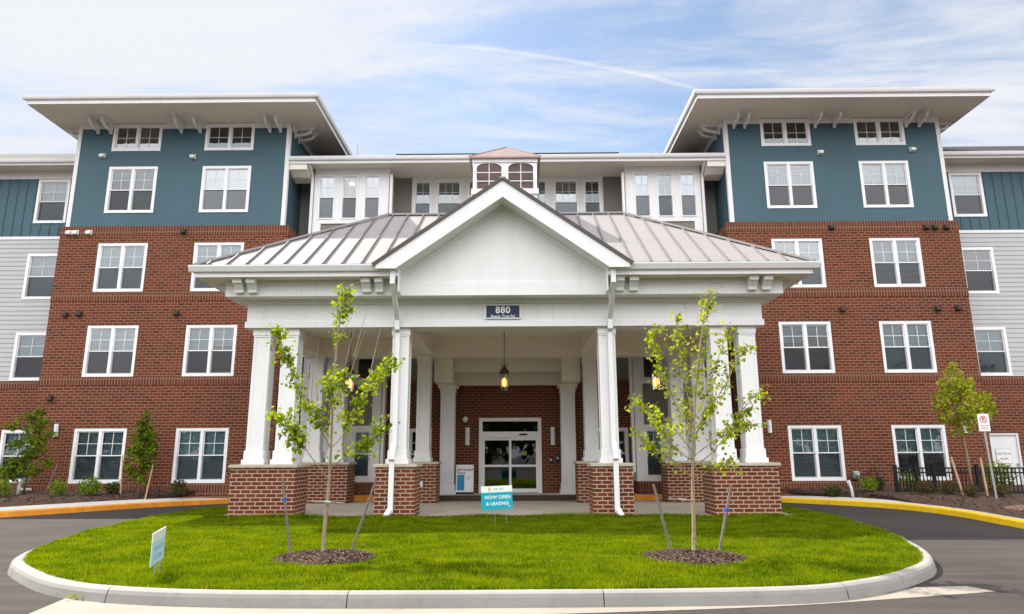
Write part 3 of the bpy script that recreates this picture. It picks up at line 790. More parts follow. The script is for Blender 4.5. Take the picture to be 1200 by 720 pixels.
# ---- middle block: recessed brick and grey wall, two white framed bays
RY = 26.0
KC = (.70, 1.92, 1, (2, 2), False, .06); KCw = (1.0, 1.92, 1, (3, 2), False, .06)
KF = (1.62, 1.89, 2, (2, 2), False, .1)
c_holes = [(-1.09, 1.25, 0, 2.93)]
ch = []
for s in (-1, 1):
    c_holes.append((s * 3.68 - .81, s * 3.68 + .81, .66, 2.55)); window(KF, s * 3.68, .66, RY + .02, (0, 0))
    for xx, k in ((3.42, KC), (2.36, KCw), (1.26, KC)):
        ch.append((s * xx - k[0] / 2, s * xx + k[0] / 2, 10.55, 12.47)); window(k, s * xx, 10.55, RY - .03, (1,))
m = MB(); wall(m, -8.3, 8.3, -.2, 4.05, RY, c_holes, .2); part(m, 'brick_wall', M_brick, B)
m = MB(); m.box(-8.3, 8.3, RY - .012, RY + .03, 4.05, 4.345); part(m, 'soldier_course', M_soldier, B, rotuv=True)
m = MB()
wall(m, -8.36, 8.36, 4.345, 13.0, RY, ch, .1)
part(m, 'panel_wall', M_grey, B)
m = MB(); wall(m, -3.86, 3.86, 10.2, 12.75, RY - .03, ch, .06); m.box(-8.36, 8.36, RY - .04, RY - .001, 12.76, 13.0); part(m, 'trim', M_white, B)
BY = 25.0
KB = (.62, 1.84, 1, (2, 2), False, .045)
for s in (-1, 1):
    x0, x1 = sorted((s * 4.6, s * 7.52)); hs = []
    for l, (z0, z1) in enumerate(((.79, 2.46), (4.27, 6.3), (7.47, 9.3), (10.50, 12.30))):
        for xx in (7.02, 6.13, 5.25):
            k = (.62, round(z1 - z0, 3), 1, (2, 2), False, .04); hs.append((s * xx - .31, s * xx + .31, z0, z1))
            w = window(k, s * xx, z0, BY - .0, (1,) if l else (1,))
    gp = [(x0 + .32, x1 - .32, 2.62, 4.1), (x0 + .32, x1 - .32, 6.45, 7.3), (x0 + .32, x1 - .32, 9.45, 10.32)]
    m = MB(); wall(m, x0, x1, .64, 12.58, BY, hs + gp, .05)
    for xx in (x0, x1): m.face([(xx, BY, .64), (xx, RY, .64), (xx, RY, 12.6), (xx, BY, 12.6)])
    part(m, 'bay', M_white, B)
    m = MB()
    for g in gp:
        m = MB(); m.face([(g[0], BY + .045, g[2]), (g[1], BY + .045, g[2]), (g[1], BY + .045, g[3]), (g[0], BY + .045, g[3])]); part(m, 'bay_panel', M_grey, B)
    m = MB(); m.box(x0 + .02, x1 - .02, BY + .012, RY - .02, .0, .30); part(m, 'bay_base', M_brick, B)
    m = MB(); m.box(x0 + .0, x1 - .0, BY, RY - .02, .30, .64); part(m, 'soldier_course', M_soldier, B, rotuv=True)
    # downspouts at the inner edge of each bay and at the outer corner
    q = s * 4.50; m = MB(); m.box(q - .05, q + .05, BY - .1, BY - .02, .95, 12.3); m.beam((q, BY - .06, .98), (q - s * .25, BY - .12, .62), .1, .08); part(m, 'downspout', M_white, B, bev=.01)
    q = s * 7.58; m = MB(); m.box(q - .05, q + .05, BY - .1, BY - .02, 9.0, 12.2); m.beam((q, BY - .06, 12.18), (q, 24.42, 12.5), .1, .08); part(m, 'downspout', M_white, B, bev=.01)
m = MB(); m.box(-8.34, 8.34, 24.38, RY + .1, 12.58, 12.62); ev = part(m, 'eave', M_warmlit, B)
m = MB(); m.box(-8.34, 8.34, 24.35, 24.38, 12.52, 12.66)
prof = [(0, 0), (.02, -.01), (.075, .0), (.10, .05), (.115, .12), (.115, .135), (0, .135)]
m.prism([(-u, v) for u, v in prof], lambda q: (-8.34, 24.35 + q[0], 12.64 + q[1]), lambda q: (8.34, 24.35 + q[0], 12.64 + q[1])); part(m, 'gutter', M_white, ev)
for s in (-1, 1):
    m = MB(); x0, x1 = sorted((s * 7.66, s * 8.34)); m.box(x0, x1, 24.39, 25.2, 12.3, 12.575); m.prism([(24.5, 12.3), (25.2, 12.3), (25.2, 12.05), (24.75, 12.12)], lambda q: (x0, q[0], q[1]), lambda q: (x1, q[0], q[1])); part(m, 'eave_return', M_warmlit, ev)
m = MB(); m.face([(-8.34, 24.27, 12.77), (8.34, 24.27, 12.77), (8.34, 28, 14.2), (-8.34, 28, 14.2)]); m.box(-4.6, 4.6, 26.2, 30, 13.2, 13.74); part(m, 'roof_top', M_shingle, B)
m = MB(); m.tube([(-6.05, 25.6, 13.2), (-6.05, 25.6, 13.95)], .02, 6); part(m, 'vent_pipe', M_galv, B)
# lit lamp behind the bay window
m = MB(); m.lathe(-6.13, 25.3, [(.02, 12.0), (.11, 12.03), (.12, 12.08), (.05, 12.13)], 10); part(m, 'ceiling_lamp', M_bulb, B)

# ---- small wall fittings
def hood(mat):
    m = MB(); m.box(-.10, .10, -.03, .0, -.09, .09); m.prism([(-.03, .08), (-.14, .03), (-.14, -.07), (-.03, -.08)], lambda q: (-.085, q[0], q[1]), lambda q: (.085, q[0], q[1])); return m.mesh('wall_vent', mat)
hw, hb = hood(M_white), hood(M_vent)
for x, z in ((-15.52, 12.87), (-12.03, 12.80), (11.94, 12.78), (15.43, 12.87)): put(hw, 'wall_vent', B, Vector((x, TWY - .002, z)) - B.location)
for x, z, wh in ((-16.32, 9.74, 1), (-16.08, 9.74, 1), (-15.58, 9.74, 1), (-12.04, 9.76, 0), (-16.05, 6.63, 0), (-15.55, 6.65, 0), (-12.0, 6.65, 0), (-16.19, 3.59, 0),
              (12.0, 9.75, 0), (15.48, 9.73, 0), (15.8, 9.73, 0), (16.22, 9.73, 0), (12.08, 6.65, 0), (15.49, 6.66, 0), (16.23, 6.67, 0)):
    put(hw if wh else hb, 'wall_vent', B, Vector((x, BRY - .014, z)) - B.location)

# ---- sliding entrance door
m = MB(); X0, X1, Z0, Z1 = -1.09, 1.25, FL, 2.93; y = RY - .01
m.box(X0, X0 + .13, y - .03, y + .12, Z0, Z1); m.box(X1 - .13, X1, y - .03, y + .12, Z0, Z1); m.box(X0 + .13, X1 - .13, y - .028, y + .12, Z1 - .13, Z1)
m.box(X0 + .13, X1 - .13, y - .025, y + .12, 2.20, 2.42)
door = part(m, 'entrance_door', M_vinyl, B, bev=.005)
m = MB(); m.face([(X0 + .13, y + .05, 2.42), (X1 - .13, y + .05, 2.42), (X1 - .13, y + .05, Z1 - .13), (X0 + .13, y + .05, Z1 - .13)]); part(m, 'transom_pane', M_doorglass, door)
m = MB(); m.box(.42, .72, y - .06, y - .026, 2.28, 2.34); part(m, 'door_sensor', M_black, door)
xm = .08
for k, (a, b, yy) in enumerate(((X0 + .13, xm + .045, y + .06), (xm - .045, X1 - .13, y + .01))):
    m = MB(); f = .085
    m.box(a, a + f, yy, yy + .045, Z0 + .02, 2.2); m.box(b - f, b, yy, yy + .045, Z0 + .02, 2.2); m.box(a + f, b - f, yy, yy + .045, 2.1, 2.2); m.box(a + f, b - f, yy, yy + .045, Z0 + .02, Z0 + .16); m.box(a + f, b - f, yy + .002, yy + .043, 1.13, 1.21)
    leaf = part(m, 'door_leaf', M_vinyl, door, bev=.003)
    m = MB()
    for c, d in ((Z0 + .16, 1.13), (1.21, 2.1)): m.face([(a + f, yy + .02, c), (b - f, yy + .02, c), (b - f, yy + .02, d), (a + f, yy + .02, d)])
    part(m, 'pane', M_doorglass, leaf)
m = MB(); c = Vector((.62, y + .012, 1.62)); m.prism([(.085 * math.cos(t), .085 * math.sin(t)) for t in np.linspace(0, 2 * math.pi, 20, endpoint=False)], lambda q: (c.x + q[0], c.y + .0, c.z + q[1]), lambda q: (c.x + q[0], c.y + .004, c.z + q[1]))
part(m, 'door_decal', paint('green yellow decal', (.22, .26, .02), .6), door)
m = MB(); D = 3.2; x0, x1 = X0, X1
m.face([(x0 - 1, RY + D, 0), (x1 + 1, RY + D, 0), (x1 + 1, RY + D, 3), (x0 - 1, RY + D, 3)]); m.face([(x0, RY + .2, FL), (x1, RY + .2, FL), (x1 + 1, RY + D, FL), (x0 - 1, RY + D, FL)]); m.face([(x0, RY + .2, 2.95), (x1, RY + .2, 2.95), (x1 + 1, RY + D, 2.95), (x0 - 1, RY + D, 2.95)])
m.face([(x0, RY + .2, 0), (x0 - 1, RY + D, 0), (x0 - 1, RY + D, 3), (x0, RY + .2, 3)]); m.face([(x1, RY + .2, 0), (x1 + 1, RY + D, 0), (x1 + 1, RY + D, 3), (x1, RY + .2, 3)])
part(m, 'lobby', M_dark, B)

# ------------------------------------------------------------------ the entrance portico
P = thing('entrance_portico', 'white columned drive-through entrance portico on brick piers with tan metal roof, front gable and cupola', 'portico', (0, 21, 0))
CEIL = 5.62
def column(x, y, z0, z1, w=.44):
    m = MB(); q = lambda h, a, b: m.box(x - h, x + h, y - h, y + h, a, b)
    q(w / 2 + .085, z0, z0 + .13); q(w / 2 + .045, z0 + .13, z0 + .36); m.box(x - w / 2 - .02, x + w / 2 + .02, y - w / 2 - .02, y + w / 2 + .02, z0 + .36, z0 + .385)
    q(w / 2, z0 + .385, z1 - .24)
    t = .075; e = .012                       # raised corner boards
    for sx in (-1, 1):
        for sy in (-1, 1):
            a, b = sorted((x + sx * (w / 2 + e), x + sx * (w / 2 - t))); c, d = sorted((y + sy * (w / 2 + e), y + sy * (w / 2 - t))); m.box(a, b, c, d, z0 + .385, z1 - .24)
    q(w / 2 + .02, z1 - .24, z1 - .19); q(w / 2 + .035, z1 - .19, z1 + .01)
    part(m, 'column', M_white, P, bev=.008)
def pier(x0, x1, y0, y1):
    m = MB(); m.box(x0, x1, y0, y1, -.1, 1.27); o = part(m, 'pier', M_pier, P)
    m = MB(); m.box(x0 - .05, x1 + .05, y0 - .05, y1 + .05, 1.27, 1.352); part(m, 'cap', M_stone, o, bev=.012)
YF, YB = 18.92, 24.02
for s in (-1, 1):
    pier(*sorted((s * 5.47, s * 7.19)), 18.4, 19.44); pier(*sorted((s * 2.33, s * 3.38)), 18.4, 19.44)
    pier(*sorted((s * 5.35, s * 7.05)), 23.5, 24.54); pier(*sorted((s * 2.36, s * 3.42)), 23.5, 24.54)
    for x in (6.72, 5.94, 2.855): column(s * x, YF, 1.352, 5.04)
    for x in (6.66, 5.88, 2.9): column(s * x, YB, 1.352, 4.96)
    column(s * 2.21, 25.55, FL, 4.0, .50)
# beams and ceiling
m = MB()
m.box(-7.15, 7.15, 18.58, 18.95, 5.04, 5.85); part(m, 'beam', M_white, P, bev=.008); m = MB(); m.box(-7.14, 7.14, 18.951, 19.26, 5.043, 5.85); m.box(-7.15, 7.15, 23.7, 24.36, 4.96, 5.85)
for s in (-1, 1):
    a, b = sorted((s * 6.6, s * 7.15)); m.box(a, b, 19.26, 23.7, 5.041, 5.85)
    a, b = sorted((s * 2.58, s * 3.12)); m.box(a, b, 19.26, 23.7, 5.042, 5.84)
    a, b = sorted((s * 1.95, s * 2.62)); m.box(a, b, 24.36, 25.98, 4.12, 5.3)
    m.box(s * 2.21 - .36, s * 2.21 + .36, 25.2, 25.9, 4.0, 4.12)
m.box(-1.95, 1.95, 25.0, 25.3, 4.56, 5.3); m.box(-1.95, 1.95, 25.7, 25.98, 4.14, 5.3); m.box(-1.95, 1.95, 24.36, 25.98, 5.3, 5.4)
part(m, 'beam', M_warmlit, P, bev=.008)
m = MB(); m.box(-6.6, 6.6, 19.26, 23.7, CEIL, CEIL + .05); part(m, 'ceiling', M_warmlit, P)
# frieze boards
m = MB()
m.box(-7.185, 7.185, 18.545, 18.58, 5.045, 5.215); 
for s in (-1, 1):
    a, b = sorted((s * 7.15, s * 7.185)); m.box(a, b, 18.58, 24.36, 5.045, 5.215)
m.box(-7.19, 7.19, 18.52, 18.58, 5.70, 5.82); m.box(-7.21, 7.21, 18.46, 18.58, 5.76, 5.819)
for s in (-1, 1):
    a, b = sorted((s * 7.15, s * 7.20)); m.box(a, b, 18.58, 24.36, 5.70, 5.82)
part(m, 'frieze', M_white, P, bev=.005)
m = MB()
for x_, z0_, z1_, y_ in ((-1.98, 5.05, 5.21, 18.5435), (3.9, 5.05, 5.21, 18.5435), (-5.2, 5.05, 5.21, 18.5435), (-4.3, 5.22, 5.69, 18.5785), (1.35, 5.22, 5.69, 18.5785), (5.05, 5.22, 5.69, 18.5785), (-5.5, 5.83, 6.09, 18.0485), (5.2, 5.83, 6.09, 18.0485)): m.box(x_ - .003, x_ + .003, y_, y_ + .002, z0_, z1_)
part(m, 'frieze_joint', M_galv, P)
# upper band, soffit, modillions, fascia, gutters
m = MB(); m.box(-7.58, 7.58, 18.05, 24.75, 5.82, 6.26); m.box(-7.60, 7.60, 18.03, 18.05, 6.10, 6.13)
part(m, 'cornice', M_white, P, bev=.008)
ZE = 6.55; YE = 17.52; XE = 8.25; GX = 2.80
m = MB()
for s in (-1, 1):
    a, b = sorted((s * GX, s * (XE - .05))); m.box(a, b, 17.6, 18.05, 6.26, 6.30)
    a, b = sorted((s * 7.58, s * (XE - .05))); m.box(a, b, 18.05, 24.9, 6.26, 6.30)
    part(m, 'soffit', M_warmlit, P); m = MB()
m = MB(); 
for x0, x1 in ((-7.28, -7.04), (-6.92, -6.68), (-3.82, -3.58), (-3.46, -3.24), (3.04, 3.26), (3.40, 3.64), (6.60, 6.84), (6.98, 7.22)):
    m.prism([(18.048, 5.9), (17.93, 5.9), (17.91, 5.98), (17.80, 6.1), (17.72, 6.13), (17.70, 6.258), (18.048, 6.258)], lambda q: (x0, q[0], q[1]), lambda q: (x1, q[0], q[1])); part(m, 'modillion', M_white, P, bev=.006); m = MB()
for s in (-1, 1):
    for y in (18.35, 18.75, 22.9, 23.4):
        m.prism([(7.585, 5.9), (7.70, 5.9), (7.72, 5.98), (7.83, 6.1), (7.91, 6.13), (7.93, 6.258), (7.585, 6.258)], lambda q: (s * q[0], y, q[1]), lambda q: (s * q[0], y + .24, q[1])); part(m, 'modillion', M_white, P, bev=.006); m = MB()
gprof = [(0, 0), (.03, -.012), (.085, 0), (.11, .05), (.15, .13), (.15, .165), (0, .165)]
m = MB()
for s in (-1, 1):
    a, b = sorted((s * GX, s * (XE - .02))); m.box(a, b, 17.58, 17.61, 6.25, 6.40)
    a, b = sorted((s * (XE - .05), s * (XE - .02))); m.box(a, b, 17.61, 24.9, 6.25, 6.40)
    part(m, 'fascia', M_white, P, bev=.004); m = MB()
m = MB()
for s in (-1, 1):
    a, b = sorted((s * (GX - .02), s * (XE + .12)))
    m.prism([(-u, v) for u, v in gprof], lambda q: (a, 17.58 + q[0], 6.385 + q[1]), lambda q: (b, 17.58 + q[0], 6.385 + q[1]))
    m.prism([(s * u, v) for u, v in gprof], lambda q: (s * (XE - .02) + q[0], 17.58, 6.385 + q[1]), lambda q: (s * (XE - .02) + q[0], 24.9, 6.385 + q[1]))
    part(m, 'gutter', M_white, P); m = MB()
SL = .68; YR = 21.83; RX = 3.94; ZR = ZE + SL * (YR - YE); YK = 24.95; ZK = ZR - SL * (YK - YR)
roof_m = MB(); c = 4.31
A, Bp = (-XE, YE, ZE), (XE, YE, ZE); T0, T1 = (-RX, YR, ZR), (RX, YR, ZR)
K0, K1p = (-(RX + (YK - YR)), YK, ZK), (RX + (YK - YR), YK, ZK); E0, E1 = (-XE, YK, ZE), (XE, YK, ZE)
yc = 18.25; zc = ZE + SL * (yc - YE); xc = XE - (yc - YE)
roof_m.face([A, (-GX, YE, ZE), (-GX, yc, zc), (-xc, yc, zc)]); roof_m.face([(GX, YE, ZE), Bp, (xc, yc, zc), (GX, yc, zc)]); roof_m.face([(-xc, yc, zc), (xc, yc, zc), T1, T0]); roof_m.face([T0, T1, K1p, K0]); roof_m.face([A, T0, K0, E0]); roof_m.face([Bp, E1, K1p, T1])
GZ = 8.88; GY = 17.36; GS = .70; GE = 3.42
yj = YE + (GZ - ZE) / SL
ze = GZ - GS * GE; yjj = YE
for s in (-1, 1):                       # gable planes run back into the hip
    roof_m.face([(0, GY, GZ + .035), (s * GE, GY, ze + .035), (s * GE, YE + .03, ze + .035), (0, yj + .1, GZ + .035)])
m = roof_m; m.m = 1                     # standing seams, part of the sheet metal
x = -XE + .35
while x < XE - .2:
    t = min(1.0, (XE - abs(x)) / (XE - RX)); y1 = YE + (YR - YE) * t; z1 = ZE + SL * (y1 - YE)
    # start above the gable where the gable covers the slope
    y0 = YE
    if abs(x) < GE: y0 = YE + max(0, (GZ - GS * abs(x) - ZE) / SL)
    if y1 - y0 > .15: m.beam((x, y0, ZE + SL * (y0 - YE)), (x, y1 - .04, z1 - .03), .034, .062, (0, -SL, 1))
    x += .515
for s in (-1, 1):
    y = YE + .4
    while y < YK:
        t = 1 if y > YR else (y - YE) / (YR - YE); 
        xt = XE - (XE - RX) * (t if y <= YR else 1) if y <= YR else RX + (y - YR)
        m.beam((s * XE, y, ZE), (s * (xt + .04), y, ZE + SL * (XE - xt)), .032, .05, (s * SL, 0, 1)); y += .515
for s in (-1, 1):
    y = GY + .35
    while y < yj - .3:
        h = max(GZ - (GZ - (ZE + SL * (y - YE))), ze) if y > YE else ze
        xx = min(GE, (GZ - max(h, ze)) / GS); m.beam((0.02 * s, y, GZ + .03), (s * xx, y, GZ - GS * xx + .03), .03, .045, (s * GS, 0, 1)); y += .515
roof = part(roof_m, 'roof', [M_metal, M_rib], P)
m = MB(); m.beam(A, (T0[0], T0[1], T0[2] + .02), .16, .06); m.beam(Bp, (T1[0], T1[1], T1[2] + .02), .16, .06); m.beam(T0, T1, .16, .055); m.beam((0, GY - .02, GZ + .03), (0, yj, GZ + .03), .17, .05)
part(m, 'ridge_cap', M_metal, roof)
m = MB()
for s in (-1, 1):
    m.beam((s * GE, GY - .015, ze - .02), (0, GY - .015, GZ - .02), .05, .085, (0, 0, 1))
    a, b = sorted((s * (GE - .05), s * (XE + .03))); m.box(a, b, YE - .05, YE + .02, ZE - .012, ZE + .02)
    a, b = sorted((s * (XE + .0), s * (XE + .045))); m.box(a, b, YE - .05, YK, ZE - .013, ZE + .019)
part(m, 'drip_edge', M_seam, roof)
# front gable: tympanum, rake boards, sloping soffits
m = MB(); TY = 18.04; tz = 6.18
iz = GZ - .50
m.prism([(-GX, 5.815), (GX, 5.815), (GX, GZ - GS * GX - .12), (0, GZ - .12), (-GX, GZ - GS * GX - .12)], lambda q: (q[0], TY, q[1]), lambda q: (q[0], TY + .2, q[1]))
gab = part(m, 'gable', M_white, P)
m = MB()
m.box(-GX, GX, TY - .022, TY, 5.812, tz); 
for s in (-1, 1):
    # frieze board following the rake on the wall
    dz = .62
    m.prism([(s * 0, GZ - dz), (s * 2.66, GZ - GS * 2.66 - dz), (s * 2.66, GZ - GS * 2.66 - .1), (0, GZ - .1)], lambda q: (q[0], TY - .02, q[1]), lambda q: (q[0], TY, q[1]))
    a, b = sorted((s * (GX - .16), s * GX)); m.box(a, b, TY - .024, TY - .002, tz, 6.62)
part(m, 'gable_trim', M_white, gab, bev=.004)
m = MB()
for s in (-1, 1):
    # rake board: outer edge along the roof, foot cut level at the gutter
    xo = GE - .06; m.prism([(0, GZ - .02), (s * xo, GZ - GS * xo - .02), (s * (xo - .0), 6.40), (s * GX, 6.40), (s * GX, GZ - GS * GX - .50), (0, GZ - .50)], lambda q: (q[0], GY, q[1]), lambda q: (q[0], GY + .04, q[1]))
    m.prism([(0, GZ - .50), (s * GX, GZ - GS * GX - .50), (s * GX, GZ - GS * GX - .46), (0, GZ - .46)], lambda q: (q[0], GY + .04, q[1]), lambda q: (q[0], TY, q[1]))
    a, b = sorted((s * (GX - .03), s * GX)); m.box(a, b, GY + .042, TY + .0, 5.83, 6.60) if False else m.box(a, b, 17.60, TY, 5.84, 6.60)
part(m, 'rake_board', M_white, gab, bev=.004)
# downspouts down the middle columns
for s in (-1, 1):
    m = MB(); x = s * 2.93; w = .135; h = .10; xs_ = s * 3.02
    m.beam((x, 17.50, 6.42), (x, 17.50, 6.02), w, h, (0, 1, 0)); m.beam((x, 17.50, 6.06), (x * 1.0, 18.42, 5.22), w, h); m.beam((x, 18.42, 5.26), (x, 18.42, 4.95), w, h, (0, 1, 0))
    m.beam((x, 18.46, 4.98), (x, 18.58, 4.86), w, h); m.beam((x, 18.56, 4.90), (x, 18.56, 1.78), w, h, (0, 1, 0)); m.beam((x, 18.58, 1.84), (x, 18.26, 1.42), w, h); m.beam((x, 18.26, 1.46), (x, 18.26, .12), w, h, (0, 1, 0)); m.beam((x, 18.28, .16), (x + s * .06, 18.08, .0), w, h)
    part(m, 'downspout', M_white, P, bev=.012)
# cupola
m = MB(); CX = 1.04; CY0 = YR - CX; CY1 = YR + CX; zb = 9.3
ch_ = [(-.92, -.11, 9.99, 10.89), (.11, .92, 9.99, 10.89)]
for sgn, yy in ((1, CY0), (-1, CY1)):
    mm = MB(); wall(mm, -CX, CX, zb, 11.02, 0, ch_, .06 * sgn)
    off = len(m.v); m.v += [(a, b + yy, c_) for a, b, c_ in mm.v]; m.f += [tuple(i + off for i in f) for f in mm.f]; m.mi += mm.mi
    # arched heads: fill the corners above the opening
    for a, b, c_, d in ch_:
        n = 8; w = (b - a) / 2; cx = (a + b) / 2
        for side in (-1, 1):
            pts = [(cx + side * w, d), (cx + side * w, d - .17)] + [(cx + side * w * math.cos(t), d - .17 + .17 * math.sin(t)) for t in np.linspace(.15, math.pi / 2, n)]
            m.face([(px_, yy + .002 * sgn, pz_) for px_, pz_ in pts])
for s in (-1, 1):
    mm = MB(); wall(mm, -CX, CX, zb, 11.02, 0, ch_, .06)
    off = len(m.v); m.v += [(s * (CX - b), a + YR, c_) for a, b, c_ in mm.v]; m.f += [tuple(i + off for i in f) for f in mm.f]; m.mi += mm.mi
m.box(-CX - .05, CX + .05, CY0 - .05, CY1 + .05, 9.86, 9.93) if False else None
for y0, y1 in ((CY0 - .05, CY0), (CY1, CY1 + .05)): m.box(-CX - .05, CX + .05, y0, y1, 9.80, 9.98); m.box(-CX - .03, CX + .03, y0 + .015, y1 - .015, 10.9, 11.02)
for s in (-1, 1):
    a, b = sorted((s * CX, s * (CX + .05))); m.box(a, b, CY0, CY1, 9.80, 9.98); a, b = sorted((s * CX, s * (CX + .03))); m.box(a, b, CY0, CY1, 10.9, 11.02)
cup = part(m, 'cupola', M_white, P)
for yy, sg in ((CY0, 1), (CY1, -1)):
    for a, b, c_, d in ch_:
        m = MB(); y_ = yy + .03 * sg; cx = (a + b) / 2; m.box(cx - .011, cx + .011, y_ - .012, y_ + .012, c_, d)
        for k in (1, 2): zz = c_ + (d - c_) * k / 3 - .02; m.box(a, b, y_ - .010, y_ + .010, zz - .011, zz + .011)
        wn = part(m, 'window', M_vinyl, cup)
        m = MB(); m.face([(a, y_ + .02 * sg, c_), (b, y_ + .02 * sg, c_), (b, y_ + .02 * sg, d), (a, y_ + .02 * sg, d)]); 
        g = put(m.mesh('pane', M_cupglass, wloc(cup)), 'pane', cup)
for s in (-1, 1):
    for a, b, c_, d in ch_:
        m = MB(); x_ = s * (CX - .03); m.face([(x_, YR + a, c_), (x_, YR + b, c_), (x_, YR + b, d), (x_, YR + a, d)]); put(m.mesh('pane', M_cupglass, wloc(cup)), 'pane', cup)
m = MB(); e = CX + .12; zt = 11.02
for i in range(4):
    q = [(-e, -e), (e, -e), (e, e), (-e, e)]; a, b = q[i], q[(i + 1) % 4]; m.face([(a[0], YR + a[1], zt + .05), (b[0], YR + b[1], zt + .05), (0, YR, 11.92)]); m.face([(a[0], YR + a[1], zt), (b[0], YR + b[1], zt), (b[0], YR + b[1], zt + .05), (a[0], YR + a[1], zt + .05)])
    m.beam((a[0], YR + a[1], zt + .04), (0, YR, 11.91), .04, .03)
m.face([(-e, YR - e, zt), (e, YR - e, zt), (e, YR + e, zt), (-e, YR + e, zt)]); part(m, 'cupola_roof', M_copper, cup)

# ------------------------------------------------------------------ address sign, lanterns, wall lamps, camera
A0 = thing('address_sign', 'navy address sign with white house number 880 on the portico frieze', 'sign', (-.02, 18.54, 5.43))
m = MB(); m.box(-.52, .48, 18.515, 18.545, 5.255, 5.665); part(m, 'frame', M_signwhite, A0, bev=.006)
m = MB(); m.box(-.48, .44, 18.508, 18.515, 5.29, 5.63); part(m, 'face', M_navy, A0)
text('880', .26, M_signwhite, A0, (0, -.034, .065), .001, bold=.006, space=1.08); text('Beech Tree Rd', .105, M_signwhite, A0, (0, -.034, -.105), .001, bold=.001, space=1.05)
def lantern(x, y, label):
    t = thing('pendant_lantern', label, 'lantern', (x, y, 3.45), 'hanging lanterns under the portico')
    zb, zt = 3.45, 4.02; r = .135
    m = MB(); m.lathe(x, y, [(.05, CEIL - .05), (.06, CEIL)], 10); m.tube([(x, y, CEIL), (x, y, 4.34)], .012, 6); k = 14
    ring = [(x + .10 * math.cos(a), y, 4.25 + .10 * math.sin(a)) for a in np.linspace(0, 2 * math.pi, 15)]
    m.tube(ring, .010, 5); part(m, 'stem', M_bronze, t)
    m = MB(); m.lathe(x, y, [(r + .045, zt), (r + .04, zt + .03), (.06, zt + .15), (.03, zt + .24), (.02, zt + .27)], 6); part(m, 'cap', M_bronze, t)
    m = MB()
    for a in np.arange(6) * math.pi / 3 + math.pi / 6: m.tube([(x + r * math.cos(a), y + r * math.sin(a), zb), (x + r * math.cos(a), y + r * math.sin(a), zt)], .011, 4)
    for z in (zb + .01, zt - .01): m.tube([(x + r * math.cos(a), y + r * math.sin(a), z) for a in np.linspace(0, 2 * math.pi, 7) + math.pi / 6], .013, 4)
    m.lathe(x, y, [(.02, zb + .0), (.08, zb + .02)], 6); part(m, 'cage', M_bronze, t)
    m = MB()
    for i in range(6):
        a, b = math.pi / 6 + i * math.pi / 3, math.pi / 6 + (i + 1) * math.pi / 3; q = r - .012
        m.face([(x + q * math.cos(a), y + q * math.sin(a), zb + .02), (x + q * math.cos(b), y + q * math.sin(b), zb + .02), (x + q * math.cos(b), y + q * math.sin(b), zt), (x + q * math.cos(a), y + q * math.sin(a), zt)])
    part(m, 'glass_pane', M_lampglass, t)
    m = MB(); m.lathe(x, y, [(.015, zb + .14), (.05, zb + .18), (.062, zb + .28), (.04, zb + .38), (.015, zb + .42)], 10); part(m, 'bulb', M_bulb, t, smooth=True)
    ld = bpy.data.lights.new('lantern_light', 'POINT'); ld.energy = 9; ld.color = (1, .62, .28); ld.shadow_soft_size = .06
    lo = bpy.data.objects.new('lantern_light', ld); COL.objects.link(lo); lo.parent = t; lo.location = (0, 0, .30)
lantern(-4.75, 20.75, 'lit bronze lantern hanging behind the sparse tree with the bare leader shoots')
lantern(-.03, 20.75, 'lit bronze lantern hanging in the middle bay in front of the entrance door')
lantern(4.56, 20.75, 'lit bronze lantern hanging behind the bushier lime leaved tree')
def sconce(x, y, z, label, h=.46, w=.075):
    t = thing('wall_lamp', label, 'wall lamp', (x, y, z), 'white wall lamps on the brick')
    m = MB(); m.box(x - .06, x + .06, y - .03, y, z - .07, z + .07); part(m, 'back_plate', M_galv, t)
    m = MB(); m.prism([(w * math.cos(a), -.02 + 1.2 * w * math.sin(a)) for a in np.linspace(math.pi, 2 * math.pi, 9)], lambda q: (x + q[0], y + q[1], z - h / 2), lambda q: (x + q[0], y + q[1], z + h / 2)); part(m, 'shade', M_sconce, t, bev=.006)
sconce(-15.83, BRY, 2.47, 'white half round wall lamp on brick beside the leaning left bed tree', .44)
sconce(9.12, BRY, 2.5, 'white half round wall lamp on brick beside the right end of the portico', .44)
sconce(15.87, BRY, 2.47, 'white half round wall lamp on brick partly behind the staked round crown tree', .44)
sconce(-1.52, RY, 2.25, 'tall white wall lamp on brick left of the entrance door, above the poster board', .66, .09)
sconce(1.68, RY, 2.25, 'tall white wall lamp on brick right of the entrance door, above the keypads', .66, .09)
t = thing('security_camera', 'small white dome security camera on brick above the lamp by the door', 'camera', (-1.6, RY, 2.86))
m = MB(); m.lathe(-1.6, RY - .09, [(.09, 2.94), (.10, 2.90), (.10, 2.86), (.07, 2.80), (.02, 2.77)], 12); part(m, 'housing', M_signwhite, t, smooth=True)
m = MB(); m.box(-1.65, -1.55, RY - .10, RY, 2.92, 2.98); part(m, 'bracket', M_signwhite, t)
for x, z, lb in ((1.58, 1.36, 'small dark keypad on brick, lower of the two right of the door'), (1.84, 1.42, 'dark intercom box on brick, nearer the right back column')):
    t = thing('entry_keypad', lb, 'keypad', (x, RY, z), 'entry keypads by the door'); m = MB(); m.box(x - .07, x + .07, RY - .05, RY, z - .11, z + .11); part(m, 'housing', M_black, t, bev=.01)
    m = MB(); m.box(x - .04, x + .04, RY - .056, RY - .05, z - .02, z + .07); part(m, 'button_panel', M_galv, t)
